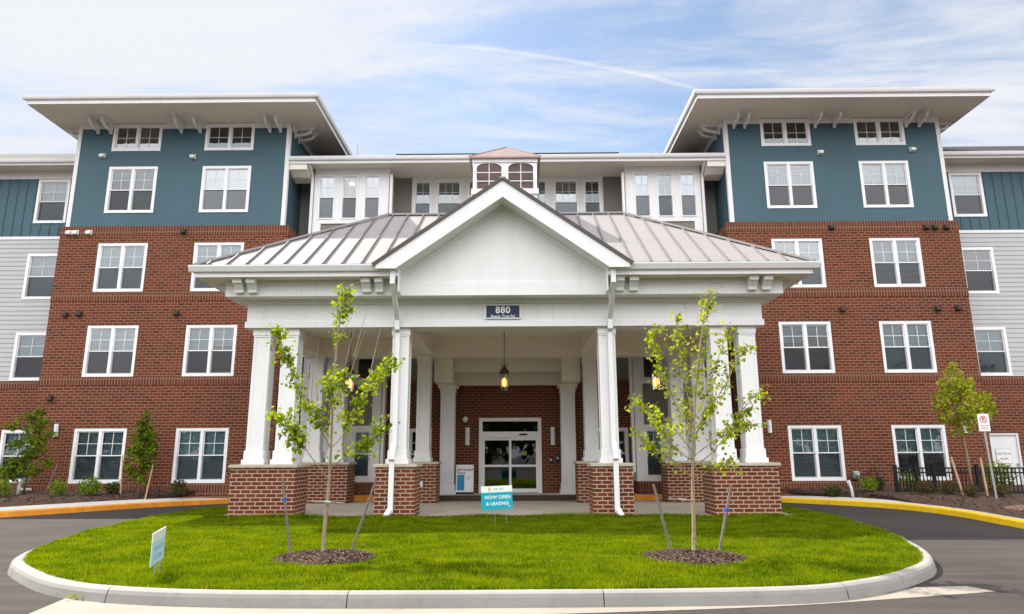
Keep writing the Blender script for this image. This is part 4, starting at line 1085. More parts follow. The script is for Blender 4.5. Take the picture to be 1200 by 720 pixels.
t = thing('outlet_box', 'grey weatherproof outlet box on the inner rear brick pier', 'outlet box', (-2.62 - .25, 23.5, .62)); m = MB(); m.box(-2.93, -2.80, 23.44, 23.5, .52, .74); part(m, 'cover', M_galv, t, bev=.01); m = MB(); m.box(-2.9, -2.83, 23.435, 23.44, .56, .70); part(m, 'flap', M_sconce, t)

# ------------------------------------------------------------------ printed signs
t = thing('poster_board', 'white poster board with a blue phone picture standing on the walk left of the door', 'poster board', (-1.66, 25.45, FL))
m = MB(); bx0, bx1 = -2.02, -1.30
F = lambda z, o=0: 25.32 + (z - FL) * .16 - o
def slab_tilt(m, x0, x1, z0, z1, o0, o1):
    m.prism([(F(z0, o0), z0), (F(z1, o0), z1), (F(z1, o1), z1), (F(z0, o1), z0)], lambda q: (x0, q[0], q[1]), lambda q: (x1, q[0], q[1]))
slab_tilt(m, -1.88, -1.24, FL + .08, FL + 1.03, .03, 0); part(m, 'panel', M_signwhite, t, bev=.004)
m = MB(); slab_tilt(m, -1.89, -1.23, FL + .0, FL + .08, .035, -.02); m.beam((-1.82, 25.5, FL + .9), (-1.82, 25.75, FL), .03, .03); m.beam((-1.32, 25.5, FL + .9), (-1.32, 25.75, FL), .03, .03); part(m, 'stand', M_ink, t)
m = MB(); slab_tilt(m, -1.83, -1.57, FL + .14, FL + .68, .033, .0305); part(m, 'phone_picture', M_phone, t)
m = MB(); slab_tilt(m, -1.805, -1.595, FL + .50, FL + .62, .0345, .033); part(m, 'phone_screen', M_teal, t)
th = math.atan(.16)
for body, sz, zz in (('Self-Guided', .125, .86), ('Tours', .125, .745)):
    text(body, sz, M_ink, t, Vector((-1.84, F(FL + zz, .034), FL + zz)) - t.location, .001, 'LEFT', .002, (R(90) - th, 0, 0))
for k in range(3):
    m = MB(); slab_tilt(m, -1.51, -1.33 - .03 * k, FL + .60 - .05 * k, FL + .615 - .05 * k, .0325, .0305); part(m, 'text_line', M_galv, t)
def yard_sign(label, x, y, z, yaw, topc, botc, size=(.72, .52)):
    t = thing('yard_sign', label, 'yard sign', (x, y, 0), 'leasing yard signs on the lawn'); t.rotation_euler = (0, 0, yaw)
    w, h = size; b = MB(); zz = z
    mk = lambda m, n, mt: put(m.mesh(n, mt), n, t)
    m = MB(); m.box(-w / 2, w / 2, -.005, .005, zz + h * .73, zz + h); mk(m, 'header', topc)
    m = MB(); m.box(-w / 2, w / 2, -.005, .005, zz, zz + h * .73 - .0005); mk(m, 'panel', botc)
    m = MB(); 
    for q in (-.06, .2): m.tube([(q, 0.008, -.06), (q, 0.008, zz + h * .6)], .006, 5)
    m.tube([(-.06, .008, zz - .06), (.2, .008, zz - .06)], .005, 5); mk(m, 'wire_stake', M_galv)
    return t, zz, h
t, zz, h = yard_sign('teal and white now open yard sign on the lawn in front of the entrance', -.09, 16.3, .36, R(2.5), M_signwhite, M_teal)
t.rotation_euler = (0, R(-2.2), R(2))
text('NOW OPEN', .105, M_signwhite, t, (0.02, -.007, zz + .265), .001, bold=.002, space=1.05); text('& LEASING', .105, M_signwhite, t, (0.01, -.007, zz + .125), .001, bold=.002, space=1.05)
m = MB(); m.box(-.19, -.165, -.0065, -.005, zz + .405, zz + .495); m.box(-.155, -.14, -.0065, -.005, zz + .40, zz + .47); put(m.mesh('header_mark', M_gold), 'header_mark', t)
m = MB()
for k in range(7): m.box(-.10 + k * .042, -.10 + k * .042 + (.022 if k % 3 else .008), -.0065, -.005, zz + .425, zz + .468)
put(m.mesh('header_print', M_galv), 'header_print', t)
m = MB(); m.box(.27, .31, -.0065, -.005, zz + .05, zz + .065); put(m.mesh('corner_print', M_signwhite), 'corner_print', t)
t, zz, h = yard_sign('pale blue and white yard sign seen nearly edge on near the island kerb', -4.45, 9.6, .20, R(62), M_signwhite, M_grazeteal, (.62, .42))
t.rotation_euler = (R(0), R(-3), R(103))
text('NOW OPEN', .085, M_grazeink, t, (0.02, -.007, zz + .205), .001); text('& LEASING', .085, M_grazeink, t, (0.01, -.007, zz + .095), .001)

# no parking sign
t = thing('parking_sign', 'white no parking sign with red symbol on a leaning galvanised post in the mulch', 'parking sign', (14.0, 20.3, 0.1))
m = MB(); m.prism([(-.03, 0), (.03, 0), (.03, .012), (.014, .012), (.010, .035), (-.010, .035), (-.014, .012), (-.03, .012)], lambda q: (14.02 + q[0], 20.3 + q[1], .0), lambda q: (13.93 + q[0], 20.3 + q[1], 2.60)); part(m, 'post', M_galv, t)
m = MB(); pz = 2.19; SX = 13.945; SYY = 20.28
m.box(SX - .165, SX + .165, SYY - .006, SYY, pz, pz + .50); pn_ = part(m, 'panel', M_signwhite, t, bev=.002)
m = MB(); cz = pz + .34; c0 = [(.105 * math.cos(a), .105 * math.sin(a)) for a in np.linspace(0, 2 * math.pi, 25)]; c1 = [(.082 * math.cos(a), .082 * math.sin(a)) for a in np.linspace(0, 2 * math.pi, 25)]
for i in range(24): m.face([(SX + q[0], SYY - .009, cz + q[1]) for q in (c0[i], c0[i + 1], c1[i + 1], c1[i])])
m.prism([(-.075, .062), (-.062, .075), (.075, -.062), (.062, -.075)], lambda q: (SX + q[0], SYY - .0100, cz + q[1]), lambda q: (SX + q[0], SYY - .0085, cz + q[1]))
for k, (a, zz) in enumerate(((.12, .165), (.10, .115), (.12, .065))): m.box(SX - a, SX + a, SYY - .008, SYY - .006, pz + zz - .007, pz + zz + .007)
part(m, 'symbol', M_red, pn_); text('P', .15, M_ink, pn_, Vector((SX, SYY - .0078, cz)) - wloc(pn_), .0005, bold=.003)

# ------------------------------------------------------------------ fence, pipes
FP = [(12.42, 22.75), (12.95, 23.1), (13.45, 22.75), (14.62, 22.35), (16.35, 21.75), (18.0, 21.2), (19.8, 20.6)]
FP = [(12.45, 22.6), (13.05, 22.5), (13.55, 22.4), (14.75, 22.15), (16.35, 21.85), (17.9, 21.55), (19.6, 21.2)]
t = thing('metal_fence', 'black metal picket fence beside the electrical room door', 'fence', (15.5, 22, .2))
for i, (x, y) in enumerate(FP):
    m = MB(); zz = bedz(x, y) - .1; m.box(x - .045, x + .045, y - .045, y + .045, zz, 1.18); m.box(x - .055, x + .055, y - .055, y + .055, 1.18, 1.21); part(m, 'post', M_black, t)
m = MB()
for (x0, y0), (x1, y1) in zip(FP[:-1], FP[1:]):
    for zz in (.36, .95, 1.09): m.beam((x0, y0, zz), (x1, y1, zz), .035, .045)
    L_ = math.hypot(x1 - x0, y1 - y0); n = max(3, round(L_ / .11))
    for k in range(1, n): f = k / n; m.box(x0 + (x1 - x0) * f - .013, x0 + (x1 - x0) * f + .013, y0 + (y1 - y0) * f - .013, y0 + (y1 - y0) * f + .013, .28, 1.12)
part(m, 'picket_panel', M_black, t)
t = thing('drain_pipe', 'white plastic pipe bend rising from the left mulch bed under the leafy tree', 'drain pipe', (-16.0, 23.3, .4)); m = MB()
m.tube([(-16.15, 23.2, .35), (-16.15, 23.2, .62), (-16.08, 23.2, .80), (-15.9, 23.2, .86)], .06, 9); part(m, 'pipe', M_pipe, t, smooth=True); m = MB(); m.tube([(-15.95, 23.2, .845), (-15.86, 23.2, .87)], .075, 9); m.tube([(-16.2, 23.2, .52), (-15.75, 23.2, .52)], .035, 8); part(m, 'collar', M_pipe, t)
t = thing('drain_pipe', 'small white cleanout pipe leaning in mulch near the yellow kerb', 'drain pipe', (11.1, 23.0, .3)); m = MB()
m.tube([(11.16, 22.9, .2), (11.13, 22.9, .50), (11.06, 22.88, .66)], .045, 8); part(m, 'pipe', M_pipe, t, smooth=True); m = MB(); m.tube([(11.08, 22.885, .62), (11.04, 22.87, .70)], .06, 8); part(m, 'collar', M_pipe, t)
t = thing('gas_meter', 'small grey utility meter with bent pipe against brick near the fence end', 'utility meter', (12.35, 24.0, .5)); m = MB(); m.box(11.78, 11.98, 23.98, 24.16, .74, .98); m.lathe(11.88, 23.95, [(.02, .80), (.09, .82), (.09, .92), (.02, .94)], 10); part(m, 'housing', M_galv, t, bev=.02); m = MB(); m.tube([(11.98, 24.05, .85), (12.3, 24.05, .9), (12.45, 24.05, 1.1), (12.6, 24.05, .95), (12.62, 24.05, .4)], .02, 6); part(m, 'pipe', M_black, t)

# ------------------------------------------------------------------ plants
LEAF = [(0, 0, 0), (.30, .30, .07), (.52, .62, .04), (.30, .78, .02), (0, 1.05, -.10), (-.30, .78, .02), (-.52, .62, .04), (-.30, .30, .07)]
def leaves_mesh(name, mat, pts, sizes, seed, off, droop=.3, up=.5, curl=.25, simple=False):
    """one mesh of many leaf shaped faces; pts (n,3) world positions"""
    r = np.random.default_rng(seed); n = len(pts); pts = np.asarray(pts, float); sizes = np.asarray(sizes, float).reshape(n, 1, 1)
    T = np.array(LEAF if not simple else [(0, 0, 0), (.42, .45, .08), (0, 1, -.08), (-.42, .45, .08)], float); T[:, 2] += -curl * T[:, 1] ** 2 * .5
    k = len(T)
    d = r.normal(size=(n, 3)); d[:, 2] = d[:, 2] * .7 - droop; d /= np.linalg.norm(d, axis=1, keepdims=True)
    nn = r.normal(size=(n, 3)) * .7; nn[:, 2] += up; nn -= (nn * d).sum(1, keepdims=True) * d; nn /= np.linalg.norm(nn, axis=1, keepdims=True)
    s = np.cross(d, nn)
    V = pts[:, None, :] + sizes * (T[None, :, 0:1] * s[:, None, :] + T[None, :, 1:2] * d[:, None, :] + T[None, :, 2:3] * nn[:, None, :])
    V = V - np.array(off)
    me = bpy.data.meshes.new(name); me.vertices.add(n * k); me.vertices.foreach_set('co', V.ravel())
    me.loops.add(n * k); me.loops.foreach_set('vertex_index', np.arange(n * k)); me.polygons.add(n)
    me.polygons.foreach_set('loop_start', np.arange(n) * k); me.polygons.foreach_set('loop_total', np.full(n, k)); me.materials.append(mat); me.update(calc_edges=True); me.validate(); return me
# pixel-to-place helper used only to write down where the photographed branches stand: (u, v) on the plane y
F0 = 800.; PIT = R(12.15); YAW = R(-.511)
def at(u, v, y):
    a, b = u - 600, v - 360; c, s = math.cos(-.00404), math.sin(-.00404); a, b = a * c + b * s, -a * s + b * c
    x, up = a / F0, -b / F0; z = math.cos(PIT) - up * math.sin(PIT); h = math.sin(PIT) + up * math.cos(PIT)
    X = x * math.cos(YAW) + z * math.sin(YAW); Z = -x * math.sin(YAW) + z * math.cos(YAW); t = y / Z
    return Vector((X * t + .3985, y, h * t + 1.6))
def limb_path(pts, y, dy, seed):
    r = random.Random(seed); n = len(pts); P0 = []
    for i, (u, v) in enumerate(pts): P0.append(at(u, v, y + dy * i / max(1, n - 1)))
    return [Vector(p) for p in crom(P0, 6)]
def young_tree(label, y, trunk, limbs, leafmat, seed, dens, size, spread, bare=(), baser=.034, clusters=None):
    base = at(*trunk[0], y); base.z = .0
    t = thing('young_tree', label, 'tree', tuple(base), 'young trees on the lawn')
    r = random.Random(seed); mb = MB()
    tp = limb_path(trunk, y, 0, seed); k = len(tp); tp[0].z = -.03
    mb.tube(tp, [baser * (1 - .82 * i / (k - 1)) + (.014 if i < 2 else 0) for i in range(k)], 8)
    pts = []; sz = []
    for i, (path, dy, r0, lo, hi, amt) in enumerate(limbs):
        lp = limb_path(path, y, dy, seed + i); n = len(lp)
        # join to the trunk where it starts
        mb.tube(lp, [max(.0035, r0 * (1 - .85 * j / (n - 1))) for j in range(n)], 6)
        cnt = int(dens * amt * sum((b - a).length for a, b in zip(lp[:-1], lp[1:])))
        c = 0
        while c < cnt:
            f = lo + (hi - lo) * r.random() ** .8; p = lp[min(int(f * (n - 1)), n - 1)]
            # a short twig with a tuft of leaves
            tw = p + Vector((r.gauss(0, 1), r.gauss(0, 1.3), r.gauss(.25, .8))) * spread
            if r.random() < .8: mb.tube([p, p.lerp(tw, .5) + Vector((0, 0, .02)), tw], [.005, .0035, .002], 4, False)
            for _ in range(r.randint(3, 6)):
                pts.append(tw.lerp(p, r.random() * .7) + Vector((r.gauss(0, .035), r.gauss(0, .045), r.gauss(0, .035)))); sz.append(size * r.uniform(.5, 1.25)); c += 1
    for path, dy in bare:
        lp = limb_path(path, y, dy, seed + 5); n = len(lp); mb.tube(lp, [.009 * (1 - .75 * j / (n - 1)) for j in range(n)], 5)
    part(mb, 'trunk', M_bark, t, smooth=True)
    put(leaves_mesh('crown', leafmat, pts, sz, seed, tuple(base)), 'crown', t); return t
young_tree('sparse yellow green tree with bare leader shoots, its trunk left of the entrance', 11.3,
    [(378, 655), (381, 615), (385, 575), (387, 540), (389, 500), (390, 460), (393, 425), (397, 385), (403, 348)],
    [([(389, 470), (392, 440), (395, 405), (398, 376), (404, 350), (405, 337)], .1, .014, .35, 1., .9), ([(395, 400), (404, 385), (412, 372)], .1, .006, .1, .2, .1),
     ([(384, 560), (368, 540), (350, 515), (338, 500)], -.35, .014, .55, 1., 1.7), ([(345, 508), (335, 492), (326, 487)], -.4, .007, .2, 1, 1.6), ([(387, 525), (374, 500), (358, 472), (343, 440), (332, 412), (327, 385)], .25, .014, .3, 1., 1.15),
     ([(386, 550), (405, 535), (425, 523), (442, 510), (455, 490)], -.3, .013, .25, 1., 1.05), ([(388, 525), (400, 512), (412, 492), (425, 468), (438, 440)], .4, .013, .35, 1., 1.1),
     ([(425, 470), (440, 445), (452, 432), (462, 424)], .5, .007, .2, 1., 1.3), ([(389, 500), (388, 470), (384, 440)], -.25, .010, .2, 1., 1.3), ([(390, 480), (398, 455), (404, 432)], .3, .010, .3, 1., 1.4), ([(388, 515), (376, 495), (366, 482)], -.4, .008, .3, 1., 1.4)],
    M_leafA, 21, 150, .070, .10,
    [([(404, 430), (410, 405), (416, 385)], .1), ([(410, 440), (420, 410), (430, 380)], .2), ([(395, 425), (390, 395), (386, 380)], 0), ([(432, 445), (440, 410), (446, 385)], .3), ([(372, 470), (370, 430), (374, 400)], .1), ([(414, 420), (424, 385), (430, 362)], .2)])
young_tree('bushier lime leaved tree with upright branches, its trunk right of the entrance', 11.25,
    [(813, 655), (813, 615), (812, 575), (812, 540), (813, 500), (815, 460), (818, 425), (823, 385), (828, 350)],
    [([(813, 500), (816, 455), (820, 415), (825, 375), (829, 343)], .1, .012, .2, 1., .95), ([(811, 560), (796, 545), (778, 532), (760, 522), (748, 508)], -.3, .012, .3, 1, .95), ([(812, 548), (835, 530), (855, 505), (872, 478), (893, 457)], -.3, .013, .25, 1, .95),
     ([(812, 566), (830, 552), (846, 545), (860, 540)], -.5, .009, .4, 1., .9), ([(812, 530), (795, 508), (775, 488), (757, 478), (744, 470)], .3, .011, .3, 1., 1.), ([(812, 512), (795, 480), (778, 445), (768, 410), (765, 385)], .25, .012, .2, 1., .95),
     ([(813, 495), (805, 460), (798, 425), (795, 395), (792, 368)], -.35, .011, .2, 1., .95), ([(814, 490), (828, 460), (840, 425), (848, 400), (851, 385)], .35, .011, .2, 1., .95), ([(813, 505), (832, 480), (850, 450), (862, 425), (872, 405)], -.1, .011, .25, 1., .95),
     ([(812, 535), (840, 515), (866, 503), (888, 497)], .35, .010, .35, 1., .9), ([(812, 540), (790, 525), (772, 500), (762, 492)], -.5, .009, .3, 1., 1.), ([(813, 520), (806, 495), (800, 470)], .5, .009, .2, 1., 1.2), ([(813, 515), (822, 495), (836, 470)], -.5, .009, .2, 1., 1.2)],
    M_leafR, 33, 130, .062, .10)
# stakes
def stake(x0, x1, y, z1, label, mat, grp, r=.022, tape=None, y1=None):
    t = thing('tree_stake', label, 'stake', (x0, y, 0), grp); m = MB(); a = Vector((x0, y, -.08 if mat is M_oldwood else bedz(x0, y) - .1)); b = Vector((x1, y1 or y, z1)); m.tube([a, b], [r, r * .95], 6); part(m, 'pole', mat, t)
    if tape: q = a.lerp(b, tape); q2 = a.lerp(b, tape + .035); m = MB(); m.tube([q, q2], [r + .012, r + .012], 7); part(m, 'blue_tie', M_bluetape, t)
g = 'weathered stakes by the lawn trees'
stake(-3.25, -3.48, 11.5, 1.22, 'grey wooden stake with blue tie leaning left beside the sparse tree', M_oldwood, g, tape=.73)
stake(-2.35, -1.94, 11.5, 1.20, 'plain grey wooden stake leaning right beside the sparse tree', M_oldwood, g)
stake(2.84, 2.57, 11.4, 1.11, 'plain grey wooden stake leaning left beside the bushier lime tree', M_oldwood, g)
stake(3.52, 3.82, 11.4, 1.10, 'grey wooden stake with blue tie leaning right beside the bushier lime tree', M_oldwood, g, tape=.66)
for x, z, lb, a in ((-2.64, .86, 'grey strap across the trunk of the sparse tree', .27), (2.98, .88, 'grey strap across the trunk of the bushier lime tree', .22)):
    t = thing('tree_strap', lb, 'strap', (x, 11.3, z)); m = MB(); m.tube([(x - a, 11.22, z + .015), (x, 11.23, z), (x + a, 11.24, z - .02)], .014, 5); part(m, 'band', M_oldwood, t); m = MB(); m.tube([(x - .05, 11.22, z + .01), (x + .05, 11.22, z - .005)], .02, 6); part(m, 'tie', M_galv, t)
# mulch rings with loose chips
def chips(n, fn, seed, lo=.025, hi=.075):
    r = random.Random(seed); m = MB()
    for _ in range(n):
        x, y, z = fn(r); a = r.random() * 6.28; l = r.uniform(lo, hi); w = l * r.uniform(.25, .5); dz = r.uniform(-.5, .5) * l; c, s = math.cos(a), math.sin(a)
        q = lambda u, v, h: (x + c * u - s * v, y + s * u + c * v, z + h)
        m.face([q(-l / 2, -w / 2, -dz * .5 + .01), q(l / 2, -w / 2, dz * .5 + .01), q(l / 2, w / 2, dz * .5 + .02), q(-l / 2, w / 2, -dz * .5 + .015)])
    return m
for cx, cy, sd in ((-2.66, 11.3, 1), (3.1, 11.22, 2)):
    m = MB(); rr = random.Random(sd); nA, nR = 40, 9; h = lambda f: .085 * (1 - f * f) + .012
    rad = [.78 + rr.uniform(-.07, .07) for _ in range(nA)]; V = []
    for k in range(1, nR + 1):
        for j in range(nA): a = 2 * math.pi * j / nA; f = k / nR; rd = rad[j] * f; V.append((cx + rd * math.cos(a), cy + rd * math.sin(a), (h(f) if k < nR else -.02) + rr.uniform(-.008, .012)))
    for k in range(nR - 1):
        for j in range(nA): j2 = (j + 1) % nA; m.face([V[k * nA + j], V[k * nA + j2], V[(k + 1) * nA + j2], V[(k + 1) * nA + j]])
    for j in range(nA): m.face([(cx, cy, .1), V[j], V[(j + 1) % nA]])
    c = chips(3200, lambda r: (lambda a, f: (cx + .80 * f * math.cos(a), cy + .80 * f * math.sin(a), h(f) + .005))(r.random() * 6.28, math.sqrt(r.random())), sd, .015, .05)
    off = len(m.v); m.v += c.v; m.f += [tuple(i + off for i in f) for f in c.f]; m.mi += [1] * len(c.f)
    setting(m, 'mulch', [M_mulch, M_chip], 'stuff')
def bedchips(G, n, sd, x0, x1):
    P_ = [q for row in G for q in row if x0 < q[0] < x1]
    def fn(r):
        p = r.choice(P_); q = r.choice([k for k in P_[max(0, P_.index(p) - 14):P_.index(p) + 15]]); f = r.random(); return tuple(p[i] + (q[i] - p[i]) * f for i in range(3))
    return chips(n, fn, sd, .03, .1)
for G, a, b in ((BEDL, -21, -8.5), (BEDR, 8.5, 19)): setting(bedchips(G, 2600, 4, a, b), 'mulch', M_chip, 'stuff')

# bed trees
def bed_tree(label, x, y, h, trunk_h, blobs, n, size, mat, seed, stakes=(), lean=0, simple=False, bark=M_barkdark, multi=1):
    zb = bedz(x, y); t = thing('bed_tree', label, 'tree', (x, y, zb), 'young trees in the mulch beds'); r = random.Random(seed); mb = MB(); pts = []; sz = []
    top = Vector((x + lean, y, zb + h * .93)); b0 = Vector((x, y, zb - .05))
    mb.tube([b0, b0.lerp(top, .3) + Vector((.02, 0, 0)), b0.lerp(top, .65), top], [.04, .032, .02, .006], 7)
    for (bx, by, bz, rx, rz) in blobs:
        c = Vector((x + bx, y + by, zb + bz)); s = b0.lerp(top, min(.9, max(.12, (bz - rz * .6) / h)))
        mb.tube([s, s.lerp(c, .6) + Vector((0, 0, .03)), c], [.014, .009, .004], 5)
        for _ in range(int(n * rx * rz)):
            # leaf positions gather in tufts inside the blob
            a = Vector((r.gauss(0, 1), r.gauss(0, 1), r.gauss(0, 1))); a.normalize(); a *= r.random() ** .42
            tuft = c + Vector((a.x * rx, a.y * rx, a.z * rz))
            for _ in range(r.randint(2, 4)): pts.append(tuft + Vector((r.gauss(0, .04), r.gauss(0, .04), r.gauss(0, .035)))); sz.append(size * r.uniform(.6, 1.3))
    part(mb, 'trunk', bark, t, smooth=True); put(leaves_mesh('crown', mat, pts, sz, seed, (x, y, zb), simple=simple), 'crown', t); return t
bed_tree('narrow upright dark green tree in mulch between the two left ground floor windows', -12.25, 23.3, 2.85, .7,
    [(0, 0, 2.72, .10, .22), (-.08, 0, 2.4, .20, .22), (.12, .05, 2.2, .24, .24), (-.18, 0, 2.05, .22, .25), (.22, 0, 1.95, .26, .25), (0, -.1, 1.75, .34, .3), (.26, 0, 1.55, .26, .26), (-.18, 0, 1.5, .26, .25), (.05, 0, 1.3, .30, .26), (.2, 0, 1.08, .26, .22), (-.3, 0, .95, .22, .22), (-.05, 0, .8, .26, .22), (.1, 0, .62, .22, .18), (-.42, 0, 1.12, .10, .10), (.42, 0, 1.72, .12, .1), (-.7, -.02, .55, .07, .05)],
    680, .095, M_leafB, 41, lean=.1)
bed_tree('loose leaning leafy tree with layered foliage at the far left end', -15.85, 23.0, 2.75, .7,
    [(.12, 0, 2.62, .22, .14), (-.2, 0, 2.5, .25, .13), (.3, 0, 2.32, .26, .15), (-.62, 0, 2.22, .26, .11), (.05, 0, 2.08, .34, .16), (.62, 0, 1.98, .22, .10), (.2, 0, 1.78, .42, .15), (-.4, 0, 1.62, .28, .14), (.35, 0, 1.5, .30, .16), (0, 0, 1.28, .36, .18), (.62, 0, 1.02, .2, .14), (-.4, 0, .95, .34, .2), (.1, 0, .78, .42, .2), (-.55, 0, .62, .34, .18), (-.85, 0, .78, .22, .16)],
    950, .09, M_leafB, 43, lean=.12)
bed_tree('round crowned yellow green tree between two pale stakes by the black fence', 14.0, 21.3, 4.15, 1.5,
    [(-.05, 0, 3.95, .12, .22), (-.05, 0, 3.6, .28, .28), (-.28, 0, 3.3, .34, .3), (.25, .1, 3.3, .36, .3), (0, 0, 3.05, .48, .34), (-.5, 0, 2.85, .36, .34), (.5, 0, 2.85, .40, .34), (.1, -.15, 2.6, .5, .32), (-.45, .1, 2.4, .36, .28), (.55, 0, 2.4, .36, .28), (.05, 0, 2.15, .46, .24), (.8, 0, 2.55, .22, .26), (-.1, 0, 1.9, .3, .16)],
    520, .095, M_leafC, 45, lean=-.12, bark=M_bark)
g = 'pale new stakes in the beds'
stake(14.0 - .35, 14.0 - .57, 21.2, 1.45, 'pale wooden stake leaning left in front of the fence, left of the round crown tree', M_wood, g, .03)
stake(14.33, 14.27, 21.15, 1.43, 'pale upright wooden stake in front of the fence, nearer the parking sign', M_wood, g, .03)
stake(-12.78, -12.86, 23.25, 1.62, 'thin pale stake left of the narrow upright tree', M_wood, g, .022)
stake(-11.95, -11.80, 23.25, 1.30, 'thin pale stake leaning right of the narrow upright tree', M_wood, g, .022)
stake(-15.2, -14.78, 22.9, 1.32, 'thin grey stake leaning right beside the far left tree', M_oldwood, g, .02)
stake(-16.25, -16.35, 22.9, 1.0, 'thin grey stake leaning left beside the far left tree', M_oldwood, g, .02)

def shrub(label, x, y, rx, h, mat, seed, n=380, size=.055, red=False):
    zb = bedz(x, y) - .03; t = thing('shrub', label, 'shrub', (x, y, zb), 'shrubs in the mulch beds'); r = random.Random(seed); mb = MB(); pts = []; sz = []
    for k in range(9):
        a = r.random() * 6.28; e = Vector((x + rx * .7 * math.cos(a), y + rx * .7 * math.sin(a), zb + h * r.uniform(.6, .95))); mb.tube([(x, y, zb), Vector((x, y, zb)).lerp(e, .5) + Vector((0, 0, .04)), e], [.012, .008, .003], 4)
    for _ in range(n):
        a = Vector((r.gauss(0, 1), r.gauss(0, 1), r.gauss(0, 1))); a.normalize(); a *= r.random() ** .35 * r.uniform(.82, 1.12)
        pts.append((x + a.x * rx, y + a.y * rx, zb + h * .52 + a.z * h * .5)); sz.append(size * r.uniform(.6, 1.35))
    part(mb, 'stem', M_barkdark, t); put(leaves_mesh('foliage', mat, pts, sz, seed, (x, y, zb), droop=-.5, simple=True), 'foliage', t)
shrub('bright green shrub, second from the far left tree, below bare brick', -14.45, 22.6, .27, .56, M_shrub, 51, 560)
shrub('largest bright green round shrub under the leftmost double window', -13.5, 22.7, .37, .62, M_shrub, 52, 900)
shrub('small dark shrub tucked right of the largest round shrub', -13.05, 23.2, .24, .42, M_shrubdark, 53, 420)
shrub('dark compact shrub in mulch under the double window next to the portico', -11.0, 23.5, .25, .48, M_shrubdark, 54, 520)
shrub('bright green shrub cut by the left picture edge', -16.2, 22.4, .33, .6, M_shrub, 55, 700)
shrub('sparse low green shrub beside the right portico pier, before the small white pipe', 10.7, 23.3, .28, .36, M_shrubdark, 56, 320)
shrub('mid green shrub between the white pipe and the utility meter', 11.75, 22.95, .28, .48, M_shrub, 57, 520)
shrub('small dark green shrub under the utility meter', 12.3, 23.4, .2, .4, M_shrubdark, 58, 340)
shrub('bronze shrub at the near end of the black fence', 12.95, 21.9, .30, .45, M_shrubred, 59, 520)
shrub('bronze and green shrub before the fence, left of the pale stakes', 13.45, 21.5, .28, .42, M_shrubred, 60, 480)
shrub('low reddish shrub touching the left pale stake', 13.72, 20.95, .22, .36, M_shrubred, 61, 360)
shrub('dark bronze shrub behind the parking sign post', 14.45, 20.7, .26, .38, M_shrubred, 62, 420)
shrub('green shrub behind the fence under the electrical room door', 15.9, 22.9, .5, .95, M_shrub, 63, 900, .07)
shrub('green shrub growing behind the fence pickets near the double window', 13.2, 23.2, .32, .6, M_shrub, 64, 500, .06)
shrub('low bronze shrub between the right pale stake and the fence', 14.75, 21.35, .24, .38, M_shrubred, 65, 380)

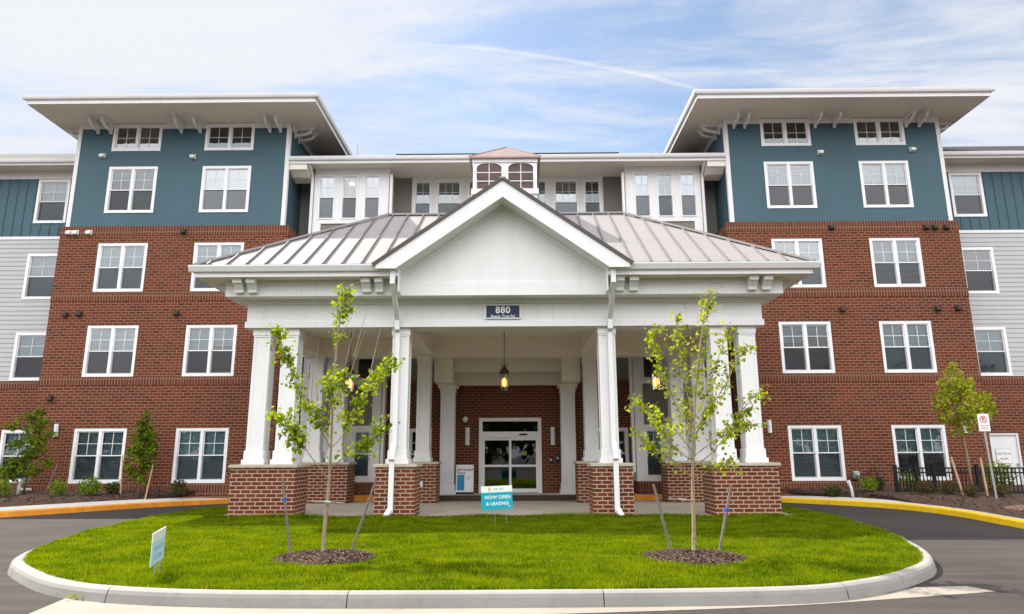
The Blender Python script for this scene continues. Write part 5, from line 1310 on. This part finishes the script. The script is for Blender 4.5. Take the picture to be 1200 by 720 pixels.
# ------------------------------------------------------------------ grass
def inside(px, py, poly):
    X, Y = np.array([p[0] for p in poly]), np.array([p[1] for p in poly]); c = np.zeros(len(px), bool); j = len(X) - 1
    for i in range(len(X)):
        cond = ((Y[i] > py) != (Y[j] > py)) & (px < (X[j] - X[i]) * (py - Y[i]) / (Y[j] - Y[i] + 1e-12) + X[i]); c ^= cond; j = i
    return c
def grass():
    poly = lawn_poly(); N0 = 900000
    y = 8.5 + 14 * rng.random(N0) ** 1.25; x = rng.uniform(-9.5, 8.7, N0)
    ok = inside(x, y, poly)
    for cx, cy in ((-2.66, 11.3), (3.1, 11.22)): ok &= (np.hypot(x - cx, y - cy) > .74 + .06 * np.sin(7 * np.arctan2(y - cy, x - cx)))
    x, y = x[ok], y[ok]
    # ragged edge: blades that lean over the kerb
    P_ = resample(OUT, .01); k_ = rng.integers(0, len(P_) - 1, 16000); cl_ = np.sin(k_ * .021) + np.sin(k_ * .0073 + 1)
    o_ = -.045 - .03 * rng.random(16000) + .055 * rng.random(16000) * (cl_ > -.3)
    px_ = np.array([(p.x, p.y) for p in P_]); t_ = px_[k_ + 1] - px_[k_]; t_ /= np.linalg.norm(t_, axis=1, keepdims=True) + 1e-9
    x = np.concatenate([x, px_[k_, 0] + t_[:, 1] * o_]); y = np.concatenate([y, px_[k_, 1] - t_[:, 0] * o_]); n = len(x)
    patch = np.sin(x * 1.7 + np.sin(y * 1.3) * 1.5) * np.sin(y * 2.1 + np.sin(x * .9) * 2)
    edge = (y > 17.9) & (np.abs(x) < 7.6)
    h = (.045 + .02 * patch + .03 * rng.random(n)) * np.where(edge, 1.9, 1.0); w = (.0045 + .0035 * rng.random(n)) * (1 + (y - 8.5) * .06)
    a = rng.uniform(0, 2 * np.pi, n); b = rng.uniform(0, 2 * np.pi, n); ln = rng.uniform(.15, .75, n) * h
    cx, sx = np.cos(a) * w, np.sin(a) * w; z0 = -.006
    V = np.empty((n, 3, 3)); V[:, 0] = np.stack([x - cx, y - sx, np.full(n, z0)], 1); V[:, 1] = np.stack([x + cx, y + sx, np.full(n, z0)], 1)
    V[:, 2] = np.stack([x + np.cos(b) * ln, y + np.sin(b) * ln, z0 + h], 1)
    me = bpy.data.meshes.new('grass'); me.vertices.add(n * 3); me.vertices.foreach_set('co', V.ravel()); me.loops.add(n * 3); me.loops.foreach_set('vertex_index', np.arange(n * 3))
    me.polygons.add(n); me.polygons.foreach_set('loop_start', np.arange(n) * 3); me.polygons.foreach_set('loop_total', np.full(n, 3)); me.materials.append(M_grass); me.update(calc_edges=True)
    tag(put(me, 'grass'), kind='stuff')
grass()
def weeds():
    pts = []; r = random.Random(9)
    for cx, cy, n in ((-4.97, 9.10, 60), (-5.12, 8.95, 22)):
        for _ in range(n): pts.append((cx + r.gauss(0, .06), cy + r.gauss(0, .05), -.14 + abs(r.gauss(0, .03))))
    tag(put(leaves_mesh('weeds', M_shrub, pts, [r.uniform(.02, .05) for _ in pts], 9, (0, 0, 0), droop=-.9, simple=True), 'weeds'), kind='stuff')
weeds()
# the wood across the street, behind the photographer: what the ground floor glass mirrors
def treeline():
    r = np.random.default_rng(3); pts = []; sz = []
    for k in range(46):
        cx = -75 + k * 3.4 + r.normal() * 1.2; cy = -48 + r.normal() * 5; h = r.uniform(8, 14); n = 240
        a = r.normal(size=(n, 3)); a /= np.linalg.norm(a, axis=1, keepdims=True); a *= r.random((n, 1)) ** .4
        pts.append(np.stack([cx + a[:, 0] * 3.4, cy + a[:, 1] * 3, h * .55 + a[:, 2] * h * .48], 1)); sz.append(r.uniform(.8, 1.7, n))
    tag(put(leaves_mesh('woodland', M_far, np.concatenate(pts), np.concatenate(sz), 3, (0, 0, 0)), 'woodland'), kind='stuff')
treeline()
